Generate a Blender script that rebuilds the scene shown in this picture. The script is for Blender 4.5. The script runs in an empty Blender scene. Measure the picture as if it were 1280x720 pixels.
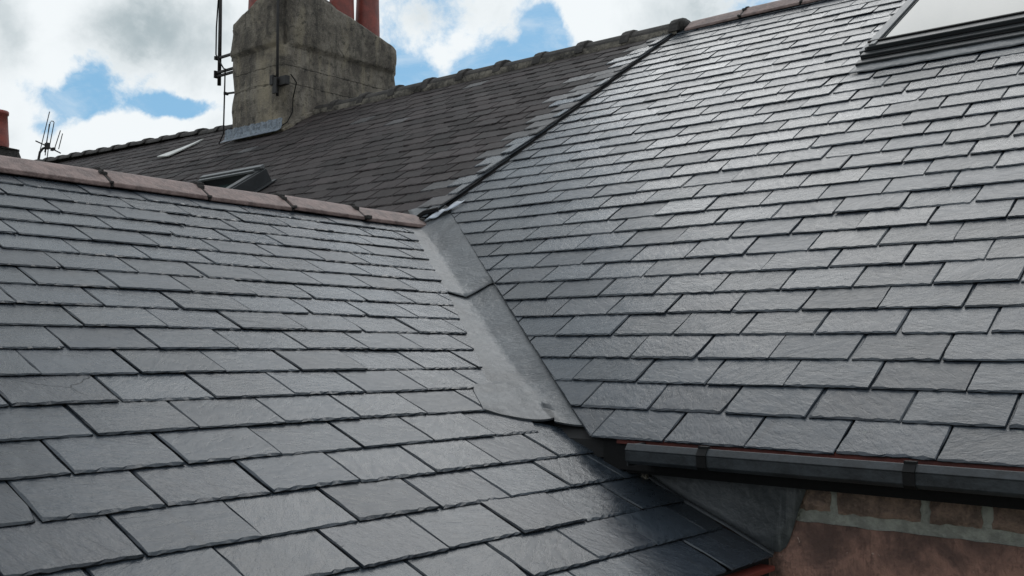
import bpy, bmesh, math, random
import numpy as np
from mathutils import Vector, Matrix, noise as mnoise

random.seed(7)
rng = random.Random(11)
C = bpy.context.scene.collection
R_ = math.radians

# ------------------------------------------------------------------ camera
CAM = Vector((0.0, 0.0, 6.0))
YAW, PITCH, ROLL = R_(40.33), R_(3.42), R_(0.23)
FOCAL_PX = 1296.8                      # for a 1280 px wide frame
F_ = Vector((-math.sin(YAW) * math.cos(PITCH), math.cos(YAW) * math.cos(PITCH), math.sin(PITCH)))
Rt = Vector((math.cos(YAW), math.sin(YAW), 0))
Up = Rt.cross(F_)
Rt2 = math.cos(ROLL) * Rt + math.sin(ROLL) * Up
Up2 = Rt2.cross(F_)
cam_d = bpy.data.cameras.new('camera')
cam = bpy.data.objects.new('camera', cam_d)
C.objects.link(cam)
cam.matrix_world = Matrix(((Rt2.x, Up2.x, -F_.x, CAM.x), (Rt2.y, Up2.y, -F_.y, CAM.y),
                           (Rt2.z, Up2.z, -F_.z, CAM.z), (0, 0, 0, 1)))
cam_d.sensor_width = 36
cam_d.lens = 36 * FOCAL_PX / 1280
cam_d.clip_start = 0.05
cam_d.clip_end = 6000
bpy.context.scene.camera = cam


def to_px(p):                          # where a point lands, used only to pick which slates get an object of their own
    v = p - CAM
    d = v.dot(F_)
    if d < 0.05:
        return (-9999, -9999)
    return (640 + FOCAL_PX * v.dot(Rt2) / d, 360 - FOCAL_PX * v.dot(Up2) / d)


# ------------------------------------------------------------------ light
SUN_EL, SUN_AZ = R_(46), R_(-22)       # azimuth from +Y towards +X
sun_dir = Vector((math.sin(SUN_AZ) * math.cos(SUN_EL), math.cos(SUN_AZ) * math.cos(SUN_EL), math.sin(SUN_EL)))
sl = bpy.data.lights.new('sun', 'SUN')
sl.energy = 0.75
sl.angle = R_(40)
sl.color = (1.0, 0.985, 0.965)
so = bpy.data.objects.new('sun', sl)
so.rotation_euler = sun_dir.to_track_quat('Z', 'Y').to_euler()
C.objects.link(so)

sc = bpy.context.scene
sc.view_settings.view_transform = 'Standard'
sc.view_settings.look = 'None'
sc.view_settings.exposure = 0.0
sc.view_settings.gamma = 1.0
sc.view_settings.use_curve_mapping = False

world = bpy.data.worlds.new('World')
sc.world = world
world.use_nodes = True


class NT:
    """short hand for building node trees"""

    def __init__(self, tree):
        self.t = tree
        tree.nodes.clear()

    def n(self, typ, ins=None, **props):
        nd = self.t.nodes.new(typ)
        for k, v in props.items():
            setattr(nd, k, v)
        if ins:
            for k, v in ins.items():
                self.set(nd, k, v)
        return nd

    def set(self, nd, k, v):
        s = nd.inputs[k]
        if isinstance(v, bpy.types.NodeSocket):
            self.t.links.new(v, s)
        elif isinstance(v, bpy.types.Node):
            self.t.links.new(v.outputs[0], s)
        else:
            if s.type == 'RGBA' and not hasattr(v, '__len__'):
                v = (v, v, v, 1)
            elif s.type == 'RGBA' and len(v) == 3:
                v = (*v, 1)
            elif s.type == 'VECTOR' and not hasattr(v, '__len__'):
                v = (v, v, v)
            s.default_value = v

    def math(self, op, a, b=0.0, c=None, clamp=False):
        nd = self.n('ShaderNodeMath', operation=op, use_clamp=clamp)
        self.set(nd, 0, a)
        self.set(nd, 1, b)
        if c is not None:
            self.set(nd, 2, c)
        return nd.outputs[0]

    def vmath(self, op, a, b=None):
        nd = self.n('ShaderNodeVectorMath', operation=op)
        self.set(nd, 0, a)
        if b is not None:
            self.set(nd, 1, b)
        return nd.outputs['Value'] if op in ('LENGTH', 'DOT_PRODUCT', 'DISTANCE') else nd.outputs[0]

    def mix(self, f, a, b, mode='MIX'):
        nd = self.n('ShaderNodeMix', data_type='RGBA', blend_type=mode)
        self.set(nd, 0, f)
        self.set(nd, 6, a)
        self.set(nd, 7, b)
        return nd.outputs[2]

    def ramp(self, v, lo, hi, a=0.0, b=1.0, smooth=True):
        nd = self.n('ShaderNodeMapRange', interpolation_type='SMOOTHSTEP' if smooth else 'LINEAR', clamp=True)
        for k, x in zip(range(5), (v, lo, hi, a, b)):
            self.set(nd, k, x)
        return nd.outputs[0]

    def noise(self, vec, scale, detail=4, rough=0.55, dist=0.0, typ='FBM', w=None):
        nd = self.n('ShaderNodeTexNoise', noise_dimensions='3D', noise_type=typ)
        if vec is not None:
            self.set(nd, 'Vector', vec)
        self.set(nd, 'Scale', scale)
        self.set(nd, 'Detail', detail)
        self.set(nd, 'Roughness', rough)
        self.set(nd, 'Distortion', dist)
        return nd.outputs[0]


def build_world():
    t = NT(world.node_tree)
    out = t.n('ShaderNodeOutputWorld')
    bg = t.n('ShaderNodeBackground', {'Strength': 0.11})
    t.t.links.new(bg.outputs[0], out.inputs[0])
    sky = t.n('ShaderNodeTexSky', sky_type='NISHITA', sun_disc=False, sun_elevation=SUN_EL, sun_rotation=SUN_AZ,
              altitude=100, air_density=1.0, dust_density=0.6, ozone_density=1.5)
    d = t.n('ShaderNodeTexCoord').outputs['Generated']
    # broken cumulus: fractal noise over the sky's directions, with open blue gaps and heaped clouds at chosen bearings
    wob = t.n('ShaderNodeTexNoise', {'Vector': d, 'Scale': 9.0, 'Detail': 5.0, 'Roughness': 0.6})
    wv = t.vmath('SUBTRACT', wob.outputs[1], (0.5, 0.5, 0.5))
    wsc = t.n('ShaderNodeVectorMath', {0: wv, 'Scale': 0.06}, operation='SCALE')
    d2 = t.vmath('ADD', d, wsc.outputs[0])

    def blob(az, el, ra, re_, soft=1.0):
        c = Vector((math.sin(az) * math.cos(el), math.cos(az) * math.cos(el), math.sin(el)))
        df = t.vmath('SUBTRACT', d2, tuple(c))
        e1 = Vector((math.cos(az), -math.sin(az), 0))
        e2 = e1.cross(c)
        x = t.math('DIVIDE', t.vmath('DOT_PRODUCT', df, tuple(e1)), ra)
        y = t.math('DIVIDE', t.vmath('DOT_PRODUCT', df, tuple(e2)), re_)
        r2 = t.math('ADD', t.math('MULTIPLY', x, x), t.math('MULTIPLY', y, y))
        fwd = t.ramp(t.vmath('DOT_PRODUCT', d, tuple(c)), 0.3, 0.5)
        return t.math('MULTIPLY', t.math('POWER', 2.718, t.math('MULTIPLY', r2, -1.0)), fwd)

    dens = t.noise(d, 6.5, 14, 0.65, 0.25)
    dens = t.math('ADD', t.math('MULTIPLY', t.math('SUBTRACT', dens, 0.5), 1.5), 0.63)
    for az, el, ra, re_, k in SKY_GAPS:
        dens = t.math('ADD', dens, t.math('MULTIPLY', blob(az, el, ra, re_), k))
    dens = t.math('ADD', dens, t.math('MULTIPLY', t.math('SUBTRACT', t.noise(d, 30.0, 8, 0.65), 0.5), 0.22))
    cover = t.ramp(dens, 0.37, 0.60)
    veil = t.ramp(t.noise(t.vmath('MULTIPLY', d, (1, 1, 2)), 12.0, 8, 0.65, 0.6), 0.42, 0.75, 0.0, 0.4)
    cover = t.math('MAXIMUM', cover, veil)
    # lit tops and grey undersides
    sh = t.noise(t.vmath('ADD', d, (3.1, 1.7, 0.4)), 7.0, 10, 0.58, 0.2)
    sh = t.math('ADD', t.math('MULTIPLY', t.math('SUBTRACT', sh, 0.5), 1.3), 0.46)
    for az, el, ra, re_, k in SKY_GREY:
        sh = t.math('ADD', sh, t.math('MULTIPLY', blob(az, el, ra, re_), k))
    g = t.ramp(sh, 0.30, 0.85)
    thick = t.ramp(dens, 0.52, 0.85)
    g = t.math('MULTIPLY', g, t.math('ADD', 0.35, t.math('MULTIPLY', thick, 0.65)))
    col = t.mix(g, (8.2, 8.6, 8.8), (3.8, 4.5, 4.8))
    skyc = t.mix(0.72, sky.outputs[0], (1.9, 4.4, 6.7))
    t.set(bg, 'Color', t.mix(cover, skyc, col))


def px_dir(x, y):
    v = ((x - 640) * Rt2 - (y - 360) * Up2 + FOCAL_PX * F_).normalized()
    return math.atan2(v.x, v.y), math.asin(v.z)


# bearings (azimuth, elevation, half widths, weight) of the gaps and the heavier clouds
def _sky(x, y, rx, ry, k):
    a, e = px_dir(x, y)
    return (a, e, rx / 1300, ry / 1300, k)


SKY_GAPS = [_sky(84, 124, 52, 28, -.47), _sky(112, 92, 20, 24, -.26), _sky(238, 134, 62, 14, -.46),
            _sky(620, 82, 88, 32, -.46), _sky(690, 42, 28, 34, -.42), _sky(512, 98, 26, 30, -.36),
            _sky(46, 158, 24, 14, -.3), _sky(565, 66, 38, 24, .30), _sky(170, 170, 95, 22, .30),
            _sky(15, 60, 50, 70, .2), _sky(780, 20, 60, 40, .3), _sky(180, 40, 110, 50, .25)]
SKY_GREY = [_sky(195, 50, 90, 48, .34), _sky(15, 50, 20, 34, .22), _sky(880, 10, 90, 30, .25), _sky(530, 12, 50, 22, .25),
            _sky(170, 165, 90, 26, -.25), _sky(570, 60, 40, 28, -.3), _sky(65, 40, 30, 70, -.25), _sky(735, 25, 30, 30, -.25)]
build_world()


# ------------------------------------------------------------------ helpers
def tag(o, label=None, cat=None, group=None, kind=None):
    for k, v in (('label', label), ('category', cat), ('group', group), ('kind', kind)):
        if v:
            o[k] = v
    return o


def empty(name, loc):
    o = bpy.data.objects.new(name, None)
    o.location = loc
    o.empty_display_size = 0.3
    C.objects.link(o)
    return o


def link(name, me, parent=None, mtx=None):
    o = bpy.data.objects.new(name, me)
    C.objects.link(o)
    if parent is not None:
        o.parent = parent
    if mtx is not None:
        o.matrix_basis = mtx
    return o


class MB:
    """collects shapes (world coordinates) and links them as one mesh object"""

    def __init__(self):
        self.v, self.f = [], []

    def add(self, vs, fs):
        k = len(self.v)
        self.v += [Vector(v) for v in vs]
        self.f += [tuple(i + k for i in f) for f in fs]

    def box(self, c, s, ax=None):
        ax = ax or (Vector((1, 0, 0)), Vector((0, 1, 0)), Vector((0, 0, 1)))
        c = Vector(c)
        vs = []
        for i in (-.5, .5):
            for j in (-.5, .5):
                for k in (-.5, .5):
                    vs.append(c + ax[0] * s[0] * i + ax[1] * s[1] * j + ax[2] * s[2] * k)
        self.add(vs, [(0, 1, 3, 2), (4, 6, 7, 5), (0, 4, 5, 1), (2, 3, 7, 6), (0, 2, 6, 4), (1, 5, 7, 3)])

    def tube(self, pts, r, n=8, caps=True):
        pts = [Vector(p) for p in pts]
        rs = r if hasattr(r, '__len__') else [r] * len(pts)
        vs, fs = [], []
        for i, p in enumerate(pts):
            a = pts[max(i - 1, 0)]
            b = pts[min(i + 1, len(pts) - 1)]
            t = (b - a).normalized()
            u = t.cross(Vector((0.31, 0.17, 0.93))).normalized()
            w = t.cross(u)
            for k in range(n):
                an = 2 * math.pi * k / n
                vs.append(p + (u * math.cos(an) + w * math.sin(an)) * rs[i])
        for i in range(len(pts) - 1):
            for k in range(n):
                fs.append((i * n + k, i * n + (k + 1) % n, (i + 1) * n + (k + 1) % n, (i + 1) * n + k))
        if caps:
            fs.append(tuple(range(n)))
            fs.append(tuple((len(pts) - 1) * n + k for k in reversed(range(n))))
        self.add(vs, fs)

    def sweep(self, prof, a, b, ex, ez, closed=True, caps=True, nseg=1, jit=0.0):
        """profile [(x,z)] carried from a to b"""
        a, b = Vector(a), Vector(b)
        n = len(prof)
        vs, fs = [], []
        for i in range(nseg + 1):
            o = a.lerp(b, i / nseg)
            for (x, z) in prof:
                vs.append(o + ex * (x + rng.uniform(-jit, jit)) + ez * (z + rng.uniform(-jit, jit)))
        for i in range(nseg):
            for k in range(n if closed else n - 1):
                fs.append((i * n + k, i * n + (k + 1) % n, (i + 1) * n + (k + 1) % n, (i + 1) * n + k))
        if caps and closed:
            fs.append(tuple(range(n)))
            fs.append(tuple(nseg * n + k for k in reversed(range(n))))
        self.add(vs, fs)

    def grid(self, rows):
        n = len(rows[0])
        vs = [p for r in rows for p in r]
        fs = []
        for i in range(len(rows) - 1):
            for k in range(n - 1):
                fs.append((i * n + k, i * n + k + 1, (i + 1) * n + k + 1, (i + 1) * n + k))
        self.add(vs, fs)

    def build(self, name, mat, parent=None, base=Vector((0, 0, 0)), smooth=False, bevel=0.0, solid=0.0):
        me = bpy.data.meshes.new(name)
        me.from_pydata([tuple(v - base) for v in self.v], [], self.f)
        bm = bmesh.new()
        bm.from_mesh(me)
        bmesh.ops.recalc_face_normals(bm, faces=bm.faces)
        bm.to_mesh(me)
        bm.free()
        if smooth:
            me.polygons.foreach_set('use_smooth', [True] * len(me.polygons))
        me.materials.append(mat)
        o = link(name, me, parent)
        if solid:
            m = o.modifiers.new('solid', 'SOLIDIFY')
            m.thickness = solid
            m.offset = -1
        if bevel:
            m = o.modifiers.new('bevel', 'BEVEL')
            m.width = bevel
            m.segments = 2
            m.limit_method = 'ANGLE'
        return o


# ------------------------------------------------------------------ materials
def material(name):
    m = bpy.data.materials.new(name)
    m.use_nodes = True
    t = NT(m.node_tree)
    out = t.n('ShaderNodeOutputMaterial')
    b = t.n('ShaderNodeBsdfPrincipled')
    t.t.links.new(b.outputs[0], out.inputs[0])
    return m, t, b


def bump(t, b, h, strength, dist=0.01, normal=None):
    nd = t.n('ShaderNodeBump', {'Height': h, 'Strength': strength, 'Distance': dist})
    if normal is not None:
        t.set(nd, 'Normal', normal)
    t.set(b, 'Normal', nd.outputs[0])
    return nd.outputs[0]


def slate_material(name, dark, light, rough, purple=0.0, lichen=0.0, riven=1.0, spec=.5, spots=0, relief=1.0):
    m, t, b = material(name)
    oi = t.n('ShaderNodeObjectInfo')
    geo = t.n('ShaderNodeNewGeometry')
    tc = t.n('ShaderNodeTexCoord').outputs['Object']
    r = t.math('FRACT', t.math('ADD', oi.outputs['Random'], geo.outputs['Random Per Island']))
    r2 = t.math('FRACT', t.math('MULTIPLY', r, 37.13))
    r3 = t.math('FRACT', t.math('MULTIPLY', r, 91.7))
    off = t.n('ShaderNodeCombineXYZ', {0: t.math('MULTIPLY', r, 57.0), 1: t.math('MULTIPLY', r2, 43.0), 2: t.math('MULTIPLY', r3, 31.0)})
    p = t.vmath('ADD', tc, off.outputs[0])
    # the grain of each slate runs at its own slight slant
    rot = t.n('ShaderNodeVectorRotate', rotation_type='Z_AXIS')
    t.set(rot, 'Vector', p)
    t.set(rot, 'Angle', t.math('MULTIPLY', t.math('SUBTRACT', r2, 0.5), 2.4))
    st = t.vmath('MULTIPLY', rot.outputs[0], (1.0, 2.6, 1.0))
    big = t.noise(p, 7.0, 4, 0.6)
    mid = t.noise(st, 22.0, 4, 0.55, 0.6)
    fine = t.noise(st, 140.0, 4, 0.65)
    # laminae: stepped contours of a stretched noise, few and faint
    lam_src = t.noise(st, 8.0, 2, 0.5, 0.8)
    lam = t.math('SNAP', lam_src, 0.10)
    crag = t.ramp(r3, 0.1, 1.4)               # some slates are smooth, some craggy
    tone = t.math('ADD', t.math('MULTIPLY', r, 0.55), t.math('MULTIPLY', big, 0.6))
    tone = t.math('ADD', tone, t.math('MULTIPLY', t.math('SUBTRACT', mid, 0.5), 0.95))
    tone = t.math('ADD', tone, t.math('MULTIPLY', t.math('SUBTRACT', fine, 0.5), 0.6))
    col = t.mix(t.ramp(tone, 0.1, 1.0, smooth=False), dark, light)
    if purple:
        col = t.mix(t.math('MULTIPLY', t.ramp(r2, 0.55, 1.0), purple), col, (0.13, 0.10, 0.115))
    # pale dusty smears and dark pits
    sm = t.ramp(t.noise(t.vmath('MULTIPLY', p, (3.0, 1.0, 1.0)), 5.0, 5, 0.65, 0.5), 0.60, 0.78)
    col = t.mix(t.math('MULTIPLY', sm, 0.20), col, (0.15, 0.16, 0.165))
    dk = t.ramp(t.noise(t.vmath('MULTIPLY', p, (2.5, 1.0, 1.0)), 6.5, 5, 0.65, 0.5), 0.62, 0.80)
    col = t.mix(t.math('MULTIPLY', dk, 0.6), col, (0.03, 0.032, 0.035))
    vor = t.n('ShaderNodeTexVoronoi', {'Vector': p, 'Scale': 26.0}, feature='F1')
    pit = t.math('MULTIPLY', t.ramp(vor.outputs['Distance'], 0.035, 0.06, 1.0, 0.0),
                 t.ramp(t.n('ShaderNodeSeparateColor', {0: vor.outputs['Color']}).outputs[0], 0.965, 0.97))
    col = t.mix(t.math('MULTIPLY', pit, 0.85), col, (0.01, 0.01, 0.012))
    # a few slates carry a hairline crack
    cv = t.n('ShaderNodeTexVoronoi', {'Vector': t.vmath('ADD', p, t.vmath('MULTIPLY', t.n('ShaderNodeTexNoise', {'Vector': p, 'Scale': 14.0}).outputs[1], (.06, .06, .06))), 'Scale': 4.5}, feature='DISTANCE_TO_EDGE')
    hair = t.math('MULTIPLY', t.ramp(cv.outputs[0], 0.001, 0.007, 1.0, 0.0), t.math('MULTIPLY', t.ramp(r2, 0.985, 0.987), t.ramp(big, 0.48, 0.56)))
    col = t.mix(t.math('MULTIPLY', hair, 0.9), col, (0.006, 0.006, 0.007))
    if spots:
        lv = t.n('ShaderNodeTexVoronoi', {'Vector': t.vmath('ADD', p, t.vmath('MULTIPLY', t.n('ShaderNodeTexNoise', {'Vector': p, 'Scale': 60.0}).outputs[1], (.012, .012, .012))), 'Scale': 17.0}, feature='F1')
        ls = t.math('MULTIPLY', t.ramp(lv.outputs['Distance'], 0.05, 0.16, 1.0, 0.0), t.ramp(t.n('ShaderNodeSeparateColor', {0: lv.outputs['Color']}).outputs[1], 0.93, 0.94))
        col = t.mix(t.math('MULTIPLY', ls, 0.45), col, (0.17, 0.18, 0.165))
        # water runs down the slope
        run = t.ramp(t.noise(t.vmath('MULTIPLY', p, (26.0, 2.2, 1.0)), 1.0, 4, 0.6, 0.4), 0.56, 0.72)
        col = t.mix(t.math('MULTIPLY', run, 0.16), col, (0.115, 0.125, 0.130))
        run2 = t.ramp(t.noise(t.vmath('MULTIPLY', t.vmath('ADD', p, (7.0, 3.0, 0.0)), (18.0, 1.6, 1.0)), 1.0, 4, 0.6, 0.4), 0.58, 0.75)
        col = t.mix(t.math('MULTIPLY', run2, 0.45), col, (0.02, 0.022, 0.025))
    if lichen:
        li = t.ramp(t.noise(tc, 9.0, 7, 0.7, 0.4), 0.58, 0.72)
        col = t.mix(t.math('MULTIPLY', li, lichen), col, (0.16, 0.155, 0.14))
        li2 = t.ramp(t.noise(tc, 2.2, 5, 0.7, 0.4), 0.5, 0.75)
        col = t.mix(t.math('MULTIPLY', li2, lichen * 0.8), col, (0.070, 0.054, 0.051))
    scr = t.ramp(t.noise(st, 46.0, 5, 0.6, 1.2), 0.655, 0.69)
    col = t.mix(t.math('MULTIPLY', t.math('MULTIPLY', scr, crag), 0.55), col, (0.018, 0.019, 0.02))
    t.set(b, 'Base Color', col)
    ro = t.math('ADD', rough, t.math('MULTIPLY', t.math('SUBTRACT', mid, 0.5), 0.30))
    ro = t.math('ADD', ro, t.math('MULTIPLY', t.math('SUBTRACT', r3, 0.5), 0.10))
    t.set(b, 'Roughness', ro)
    t.set(b, 'Specular IOR Level', spec)
    h = t.math('MULTIPLY', lam, t.math('ADD', 0.45, t.math('MULTIPLY', crag, 0.6)))
    h = t.math('ADD', h, t.math('MULTIPLY', mid, 0.13))
    h = t.math('ADD', h, t.math('MULTIPLY', fine, 0.06))
    h = t.math('ADD', h, t.math('MULTIPLY', big, 0.35))
    h = t.math('SUBTRACT', h, t.math('MULTIPLY', pit, 0.3))
    h = t.math('SUBTRACT', h, t.math('MULTIPLY', hair, 0.25))
    bump(t, b, h, 1.0 * riven, 0.014 * relief)
    return m


M = {}
M['slate'] = slate_material('slate_blue_grey', (0.011, 0.0155, 0.0215), (0.042, 0.053, 0.067), 0.28, purple=0.04, spec=.40, spots=1, relief=.68)
M['old_slate'] = slate_material('slate_weathered', (0.006, 0.0048, 0.0050), (0.048, 0.038, 0.0375), 0.75, purple=0.06, lichen=0.38, spec=.26)


M['mid_slate'] = slate_material('slate_half_weathered', (0.020, 0.020, 0.022), (0.058, 0.056, 0.058), 0.50, purple=0.05, lichen=0.25, spec=.4)
EDGE = {}


def simple(name, col, rough, metal=0.0, var=0.3, scale=8.0, bmp=0.2, bscale=60.0, col2=None, spec=0.5):
    m, t, b = material(name)
    tc = t.n('ShaderNodeTexCoord').outputs['Object']
    n1 = t.noise(tc, scale, 6, 0.62, 0.4)
    n2 = t.noise(tc, bscale, 4, 0.6)
    c2 = col2 or tuple(x * (1 - var) for x in col)
    f = t.ramp(t.math('ADD', t.math('MULTIPLY', n1, 0.75), t.math('MULTIPLY', n2, 0.25)), 0.35, 0.65)
    t.set(b, 'Base Color', t.mix(f, c2, col))
    t.set(b, 'Roughness', t.math('ADD', rough, t.math('MULTIPLY', t.math('SUBTRACT', n1, 0.5), 0.25)))
    t.set(b, 'Metallic', metal)
    t.set(b, 'Specular IOR Level', spec)
    bump(t, b, t.math('ADD', n2, t.math('MULTIPLY', n1, 0.6)), bmp, 0.01)
    return m


def lead_material():
    m, t, b = material('weathered_lead')
    tc = t.n('ShaderNodeTexCoord').outputs['Object']
    n1 = t.noise(tc, 3.5, 6, 0.6, 0.6)
    n2 = t.noise(tc, 28.0, 6, 0.65, 0.5)
    col = t.mix(t.ramp(n1, 0.35, 0.66), (0.045, 0.050, 0.056), (0.085, 0.093, 0.102))
    col = t.mix(t.math('MULTIPLY', t.ramp(n2, 0.5, 0.75), 0.4), col, (0.17, 0.178, 0.185))
    spl = t.ramp(t.noise(tc, 60.0, 5, 0.7, 0.6), 0.66, 0.74)
    col = t.mix(t.math('MULTIPLY', spl, 0.5), col, (0.33, 0.335, 0.33))
    drk = t.ramp(t.noise(t.vmath('ADD', tc, (4.0, 2.0, 7.0)), 34.0, 4, 0.7, 1.5), 0.665, 0.70)
    col = t.mix(t.math('MULTIPLY', drk, 0.8), col, (0.03, 0.032, 0.035))
    oxi = t.ramp(t.noise(t.vmath('MULTIPLY', tc, (9.0, 9.0, 2.0)), 2.0, 5, 0.65, 0.8), 0.56, 0.72)
    col = t.mix(t.math('MULTIPLY', oxi, 0.4), col, (0.20, 0.21, 0.215))
    t.set(b, 'Base Color', col)
    t.set(b, 'Specular IOR Level', 0.48)
    t.set(b, 'Roughness', t.math('ADD', 0.29, t.math('MULTIPLY', n2, 0.26)))
    bump(t, b, t.math('ADD', t.math('MULTIPLY', n1, 1.2), t.math('MULTIPLY', n2, 0.3)), 0.6, 0.025)
    return m


def sandstone_material():              # tooled red sandstone: pecked vertical strokes, sooty patches, pale scars
    m, t, b = material('tooled_red_sandstone')
    tc = t.n('ShaderNodeTexCoord').outputs['Object']
    n1 = t.noise(tc, 6.0, 7, 0.65, 0.5)
    n2 = t.noise(tc, 45.0, 6, 0.7)
    tool = t.noise(t.vmath('MULTIPLY', tc, (120.0, 60.0, 34.0)), 1.0, 3, 0.6, 0.4)
    col = t.mix(t.ramp(n1, 0.36, 0.62), (0.13, 0.085, 0.075), (0.37, 0.215, 0.17))
    col = t.mix(t.math('MULTIPLY', t.ramp(n2, 0.52, 0.70), 0.6), col, (0.09, 0.06, 0.055))
    col = t.mix(t.math('MULTIPLY', t.ramp(tool, 0.55, 0.72), 0.45), col, (0.12, 0.075, 0.065))
    sc_ = t.ramp(t.noise(t.vmath('ADD', tc, (3.0, 1.0, 2.0)), 38.0, 4, 0.6, 0.8), 0.68, 0.72)
    col = t.mix(t.math('MULTIPLY', sc_, 0.7), col, (0.50, 0.38, 0.32))
    t.set(b, 'Base Color', col)
    t.set(b, 'Roughness', 0.92)
    t.set(b, 'Specular IOR Level', 0.2)
    bump(t, b, t.math('ADD', t.math('MULTIPLY', n2, 0.7), t.math('MULTIPLY', tool, 0.8)), 0.9, 0.012)
    return m


def render_material():                 # the chimney's old cement render
    m, t, b = material('weathered_cement_render')
    tc = t.n('ShaderNodeTexCoord').outputs['Object']
    sp = t.n('ShaderNodeSeparateXYZ', {0: tc})
    x, y, z = sp.outputs
    n1 = t.noise(tc, 2.6, 7, 0.65, 0.5)
    n2 = t.noise(tc, 16.0, 7, 0.7, 0.3)
    n3 = t.noise(tc, 75.0, 4, 0.65)
    drip = t.noise(t.vmath('MULTIPLY', tc, (5.0, 5.0, 0.7)), 1.6, 5, 0.65, 0.3)
    col = t.mix(t.ramp(n1, 0.36, 0.64), (0.112, 0.098, 0.084), (0.250, 0.222, 0.186))
    col = t.mix(t.math('MULTIPLY', t.ramp(drip, 0.5, 0.66), 0.5), col, (0.33, 0.285, 0.205))
    col = t.mix(t.math('MULTIPLY', t.ramp(drip, 0.47, 0.34), 0.55), col, (0.045, 0.042, 0.038))
    col = t.mix(t.math('MULTIPLY', t.ramp(n2, 0.50, 0.68), 0.75), col, (0.035, 0.034, 0.031))
    col = t.mix(t.math('MULTIPLY', t.ramp(n2, 0.46, 0.30), 0.55), col, (0.30, 0.27, 0.225))
    col = t.mix(t.math('MULTIPLY', t.ramp(n3, 0.58, 0.72), 0.55), col, (0.32, 0.30, 0.26))
    col = t.mix(t.math('MULTIPLY', t.ramp(n3, 0.44, 0.30), 0.6), col, (0.022, 0.021, 0.02))
    pan = t.math('MULTIPLY', t.math('MULTIPLY', t.ramp(x, 0.02, 0.16), t.ramp(y, -0.62, -0.70)), t.ramp(n1, 0.40, 0.60))
    col = t.mix(t.math('MULTIPLY', pan, 0.55), col, (0.33, 0.28, 0.20))
    # cracks along the bed joints
    zz = t.math('ADD', z, t.math('MULTIPLY', t.math('SUBTRACT', n2, 0.5), 0.035))
    crk = 0.0
    for zc in (0.78, 0.60):
        k = t.ramp(t.math('ABSOLUTE', t.math('SUBTRACT', zz, zc)), 0.001, 0.008, 1.0, 0.0)
        crk = k if crk == 0.0 else t.math('MAXIMUM', crk, k)
    vcr = t.n('ShaderNodeTexVoronoi', {'Vector': t.vmath('ADD', tc, (0.3, 0.2, 0.1)), 'Scale': 0.9}, feature='DISTANCE_TO_EDGE')
    crk2 = t.ramp(vcr.outputs[0], 0.003, 0.012, 0.8, 0.0)
    crk = t.math('MAXIMUM', crk, t.math('MULTIPLY', crk2, t.ramp(n1, 0.52, 0.62)))
    col = t.mix(t.math('MULTIPLY', crk, t.ramp(n2, 0.40, 0.62, 0.0, 0.75)), col, (0.02, 0.019, 0.017))
    t.set(b, 'Base Color', col)
    t.set(b, 'Roughness', 0.9)
    t.set(b, 'Specular IOR Level', 0.25)
    h = t.math('ADD', t.math('MULTIPLY', n2, 0.8), t.math('MULTIPLY', n3, 0.6))
    h = t.math('SUBTRACT', h, t.math('MULTIPLY', crk, 0.6))
    bump(t, b, h, 0.9, 0.02)
    return m


EDGE[M['slate'].name] = simple('slate_dressed_edge', (0.020, 0.021, 0.023), 0.85, 0, 0, 40, 0.9, 220, col2=(0.006, 0.0065, 0.007), spec=0.15)
EDGE[M['mid_slate'].name] = EDGE[M['slate'].name]
EDGE[M['old_slate'].name] = simple('old_slate_edge', (0.020, 0.018, 0.018), 0.85, 0, 0, 40, 0.9, 200, col2=(0.007, 0.0065, 0.0065), spec=0.2)
M['lead'] = lead_material()
M['bright_lead'] = simple('new_lead', (0.42, 0.46, 0.52), 0.35, 0.4, 0.45, 9, 0.5, 30)
M['render'] = render_material()
M['clay_ridge'] = simple('pink_clay_ridge', (0.235, 0.165, 0.150), 0.65, 0, 0, 14, 0.6, 45, col2=(0.100, 0.066, 0.060))
M['old_ridge'] = simple('weathered_ridge', (0.060, 0.054, 0.050), 0.85, 0, 0, 9, 0.8, 40, col2=(0.018, 0.016, 0.015))
M['red_clay'] = simple('red_clay', (0.27, 0.058, 0.042), 0.55, 0, 0, 5, 0.3, 50, col2=(0.13, 0.03, 0.024))
M['dark_red'] = simple('sooted_red_clay', (0.13, 0.03, 0.02), 0.7, 0, 0.6, 20, 0.3, 60)
M['lip_red'] = simple('dull_red_membrane', (0.13, 0.028, 0.02), 0.6, 0, 0.5, 9, 0.2, 60)
M['red_board'] = simple('red_painted_board', (0.36, 0.06, 0.03), 0.5, 0, 0.4, 6, 0.2, 50)
M['mortar_dark'] = simple('dark_mortar', (0.06, 0.055, 0.052), 0.95, 0, 0.7, 25, 0.8, 90)
M['mortar_pale'] = simple('pale_mortar', (0.30, 0.275, 0.235), 0.95, 0, 0, 22, 0.9, 90, col2=(0.07, 0.062, 0.055))
M['bedding'] = simple('weathered_bedding', (0.20, 0.18, 0.15), 0.95, 0, 0, 9, 0.9, 60, col2=(0.028, 0.025, 0.023))
M['pointing'] = simple('green_grey_pointing', (0.42, 0.435, 0.39), 0.92, 0, 0.4, 25, 0.8, 120)
M['brick'] = simple('old_brown_brick', (0.37, 0.255, 0.20), 0.9, 0, 0, 16, 1.0, 110, col2=(0.13, 0.095, 0.08))
M['sandstone'] = sandstone_material()
M['wall'] = simple('brown_brickwork_far', (0.13, 0.08, 0.06), 0.9, 0, 0.5, 8, 0.4, 80)
M['gutter'] = simple('dark_grey_plastic', (0.034, 0.040, 0.046), 0.5, 0, 0.6, 14, 0.15, 90, spec=0.45)
M['black'] = simple('black_plastic_and_eaves_shade', (0.006, 0.006, 0.0065), 0.65, 0, 0.3, 10, 0.1, 70, spec=.25)  # plastic and cables; on fascia and soffit the black stands for shade
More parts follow.
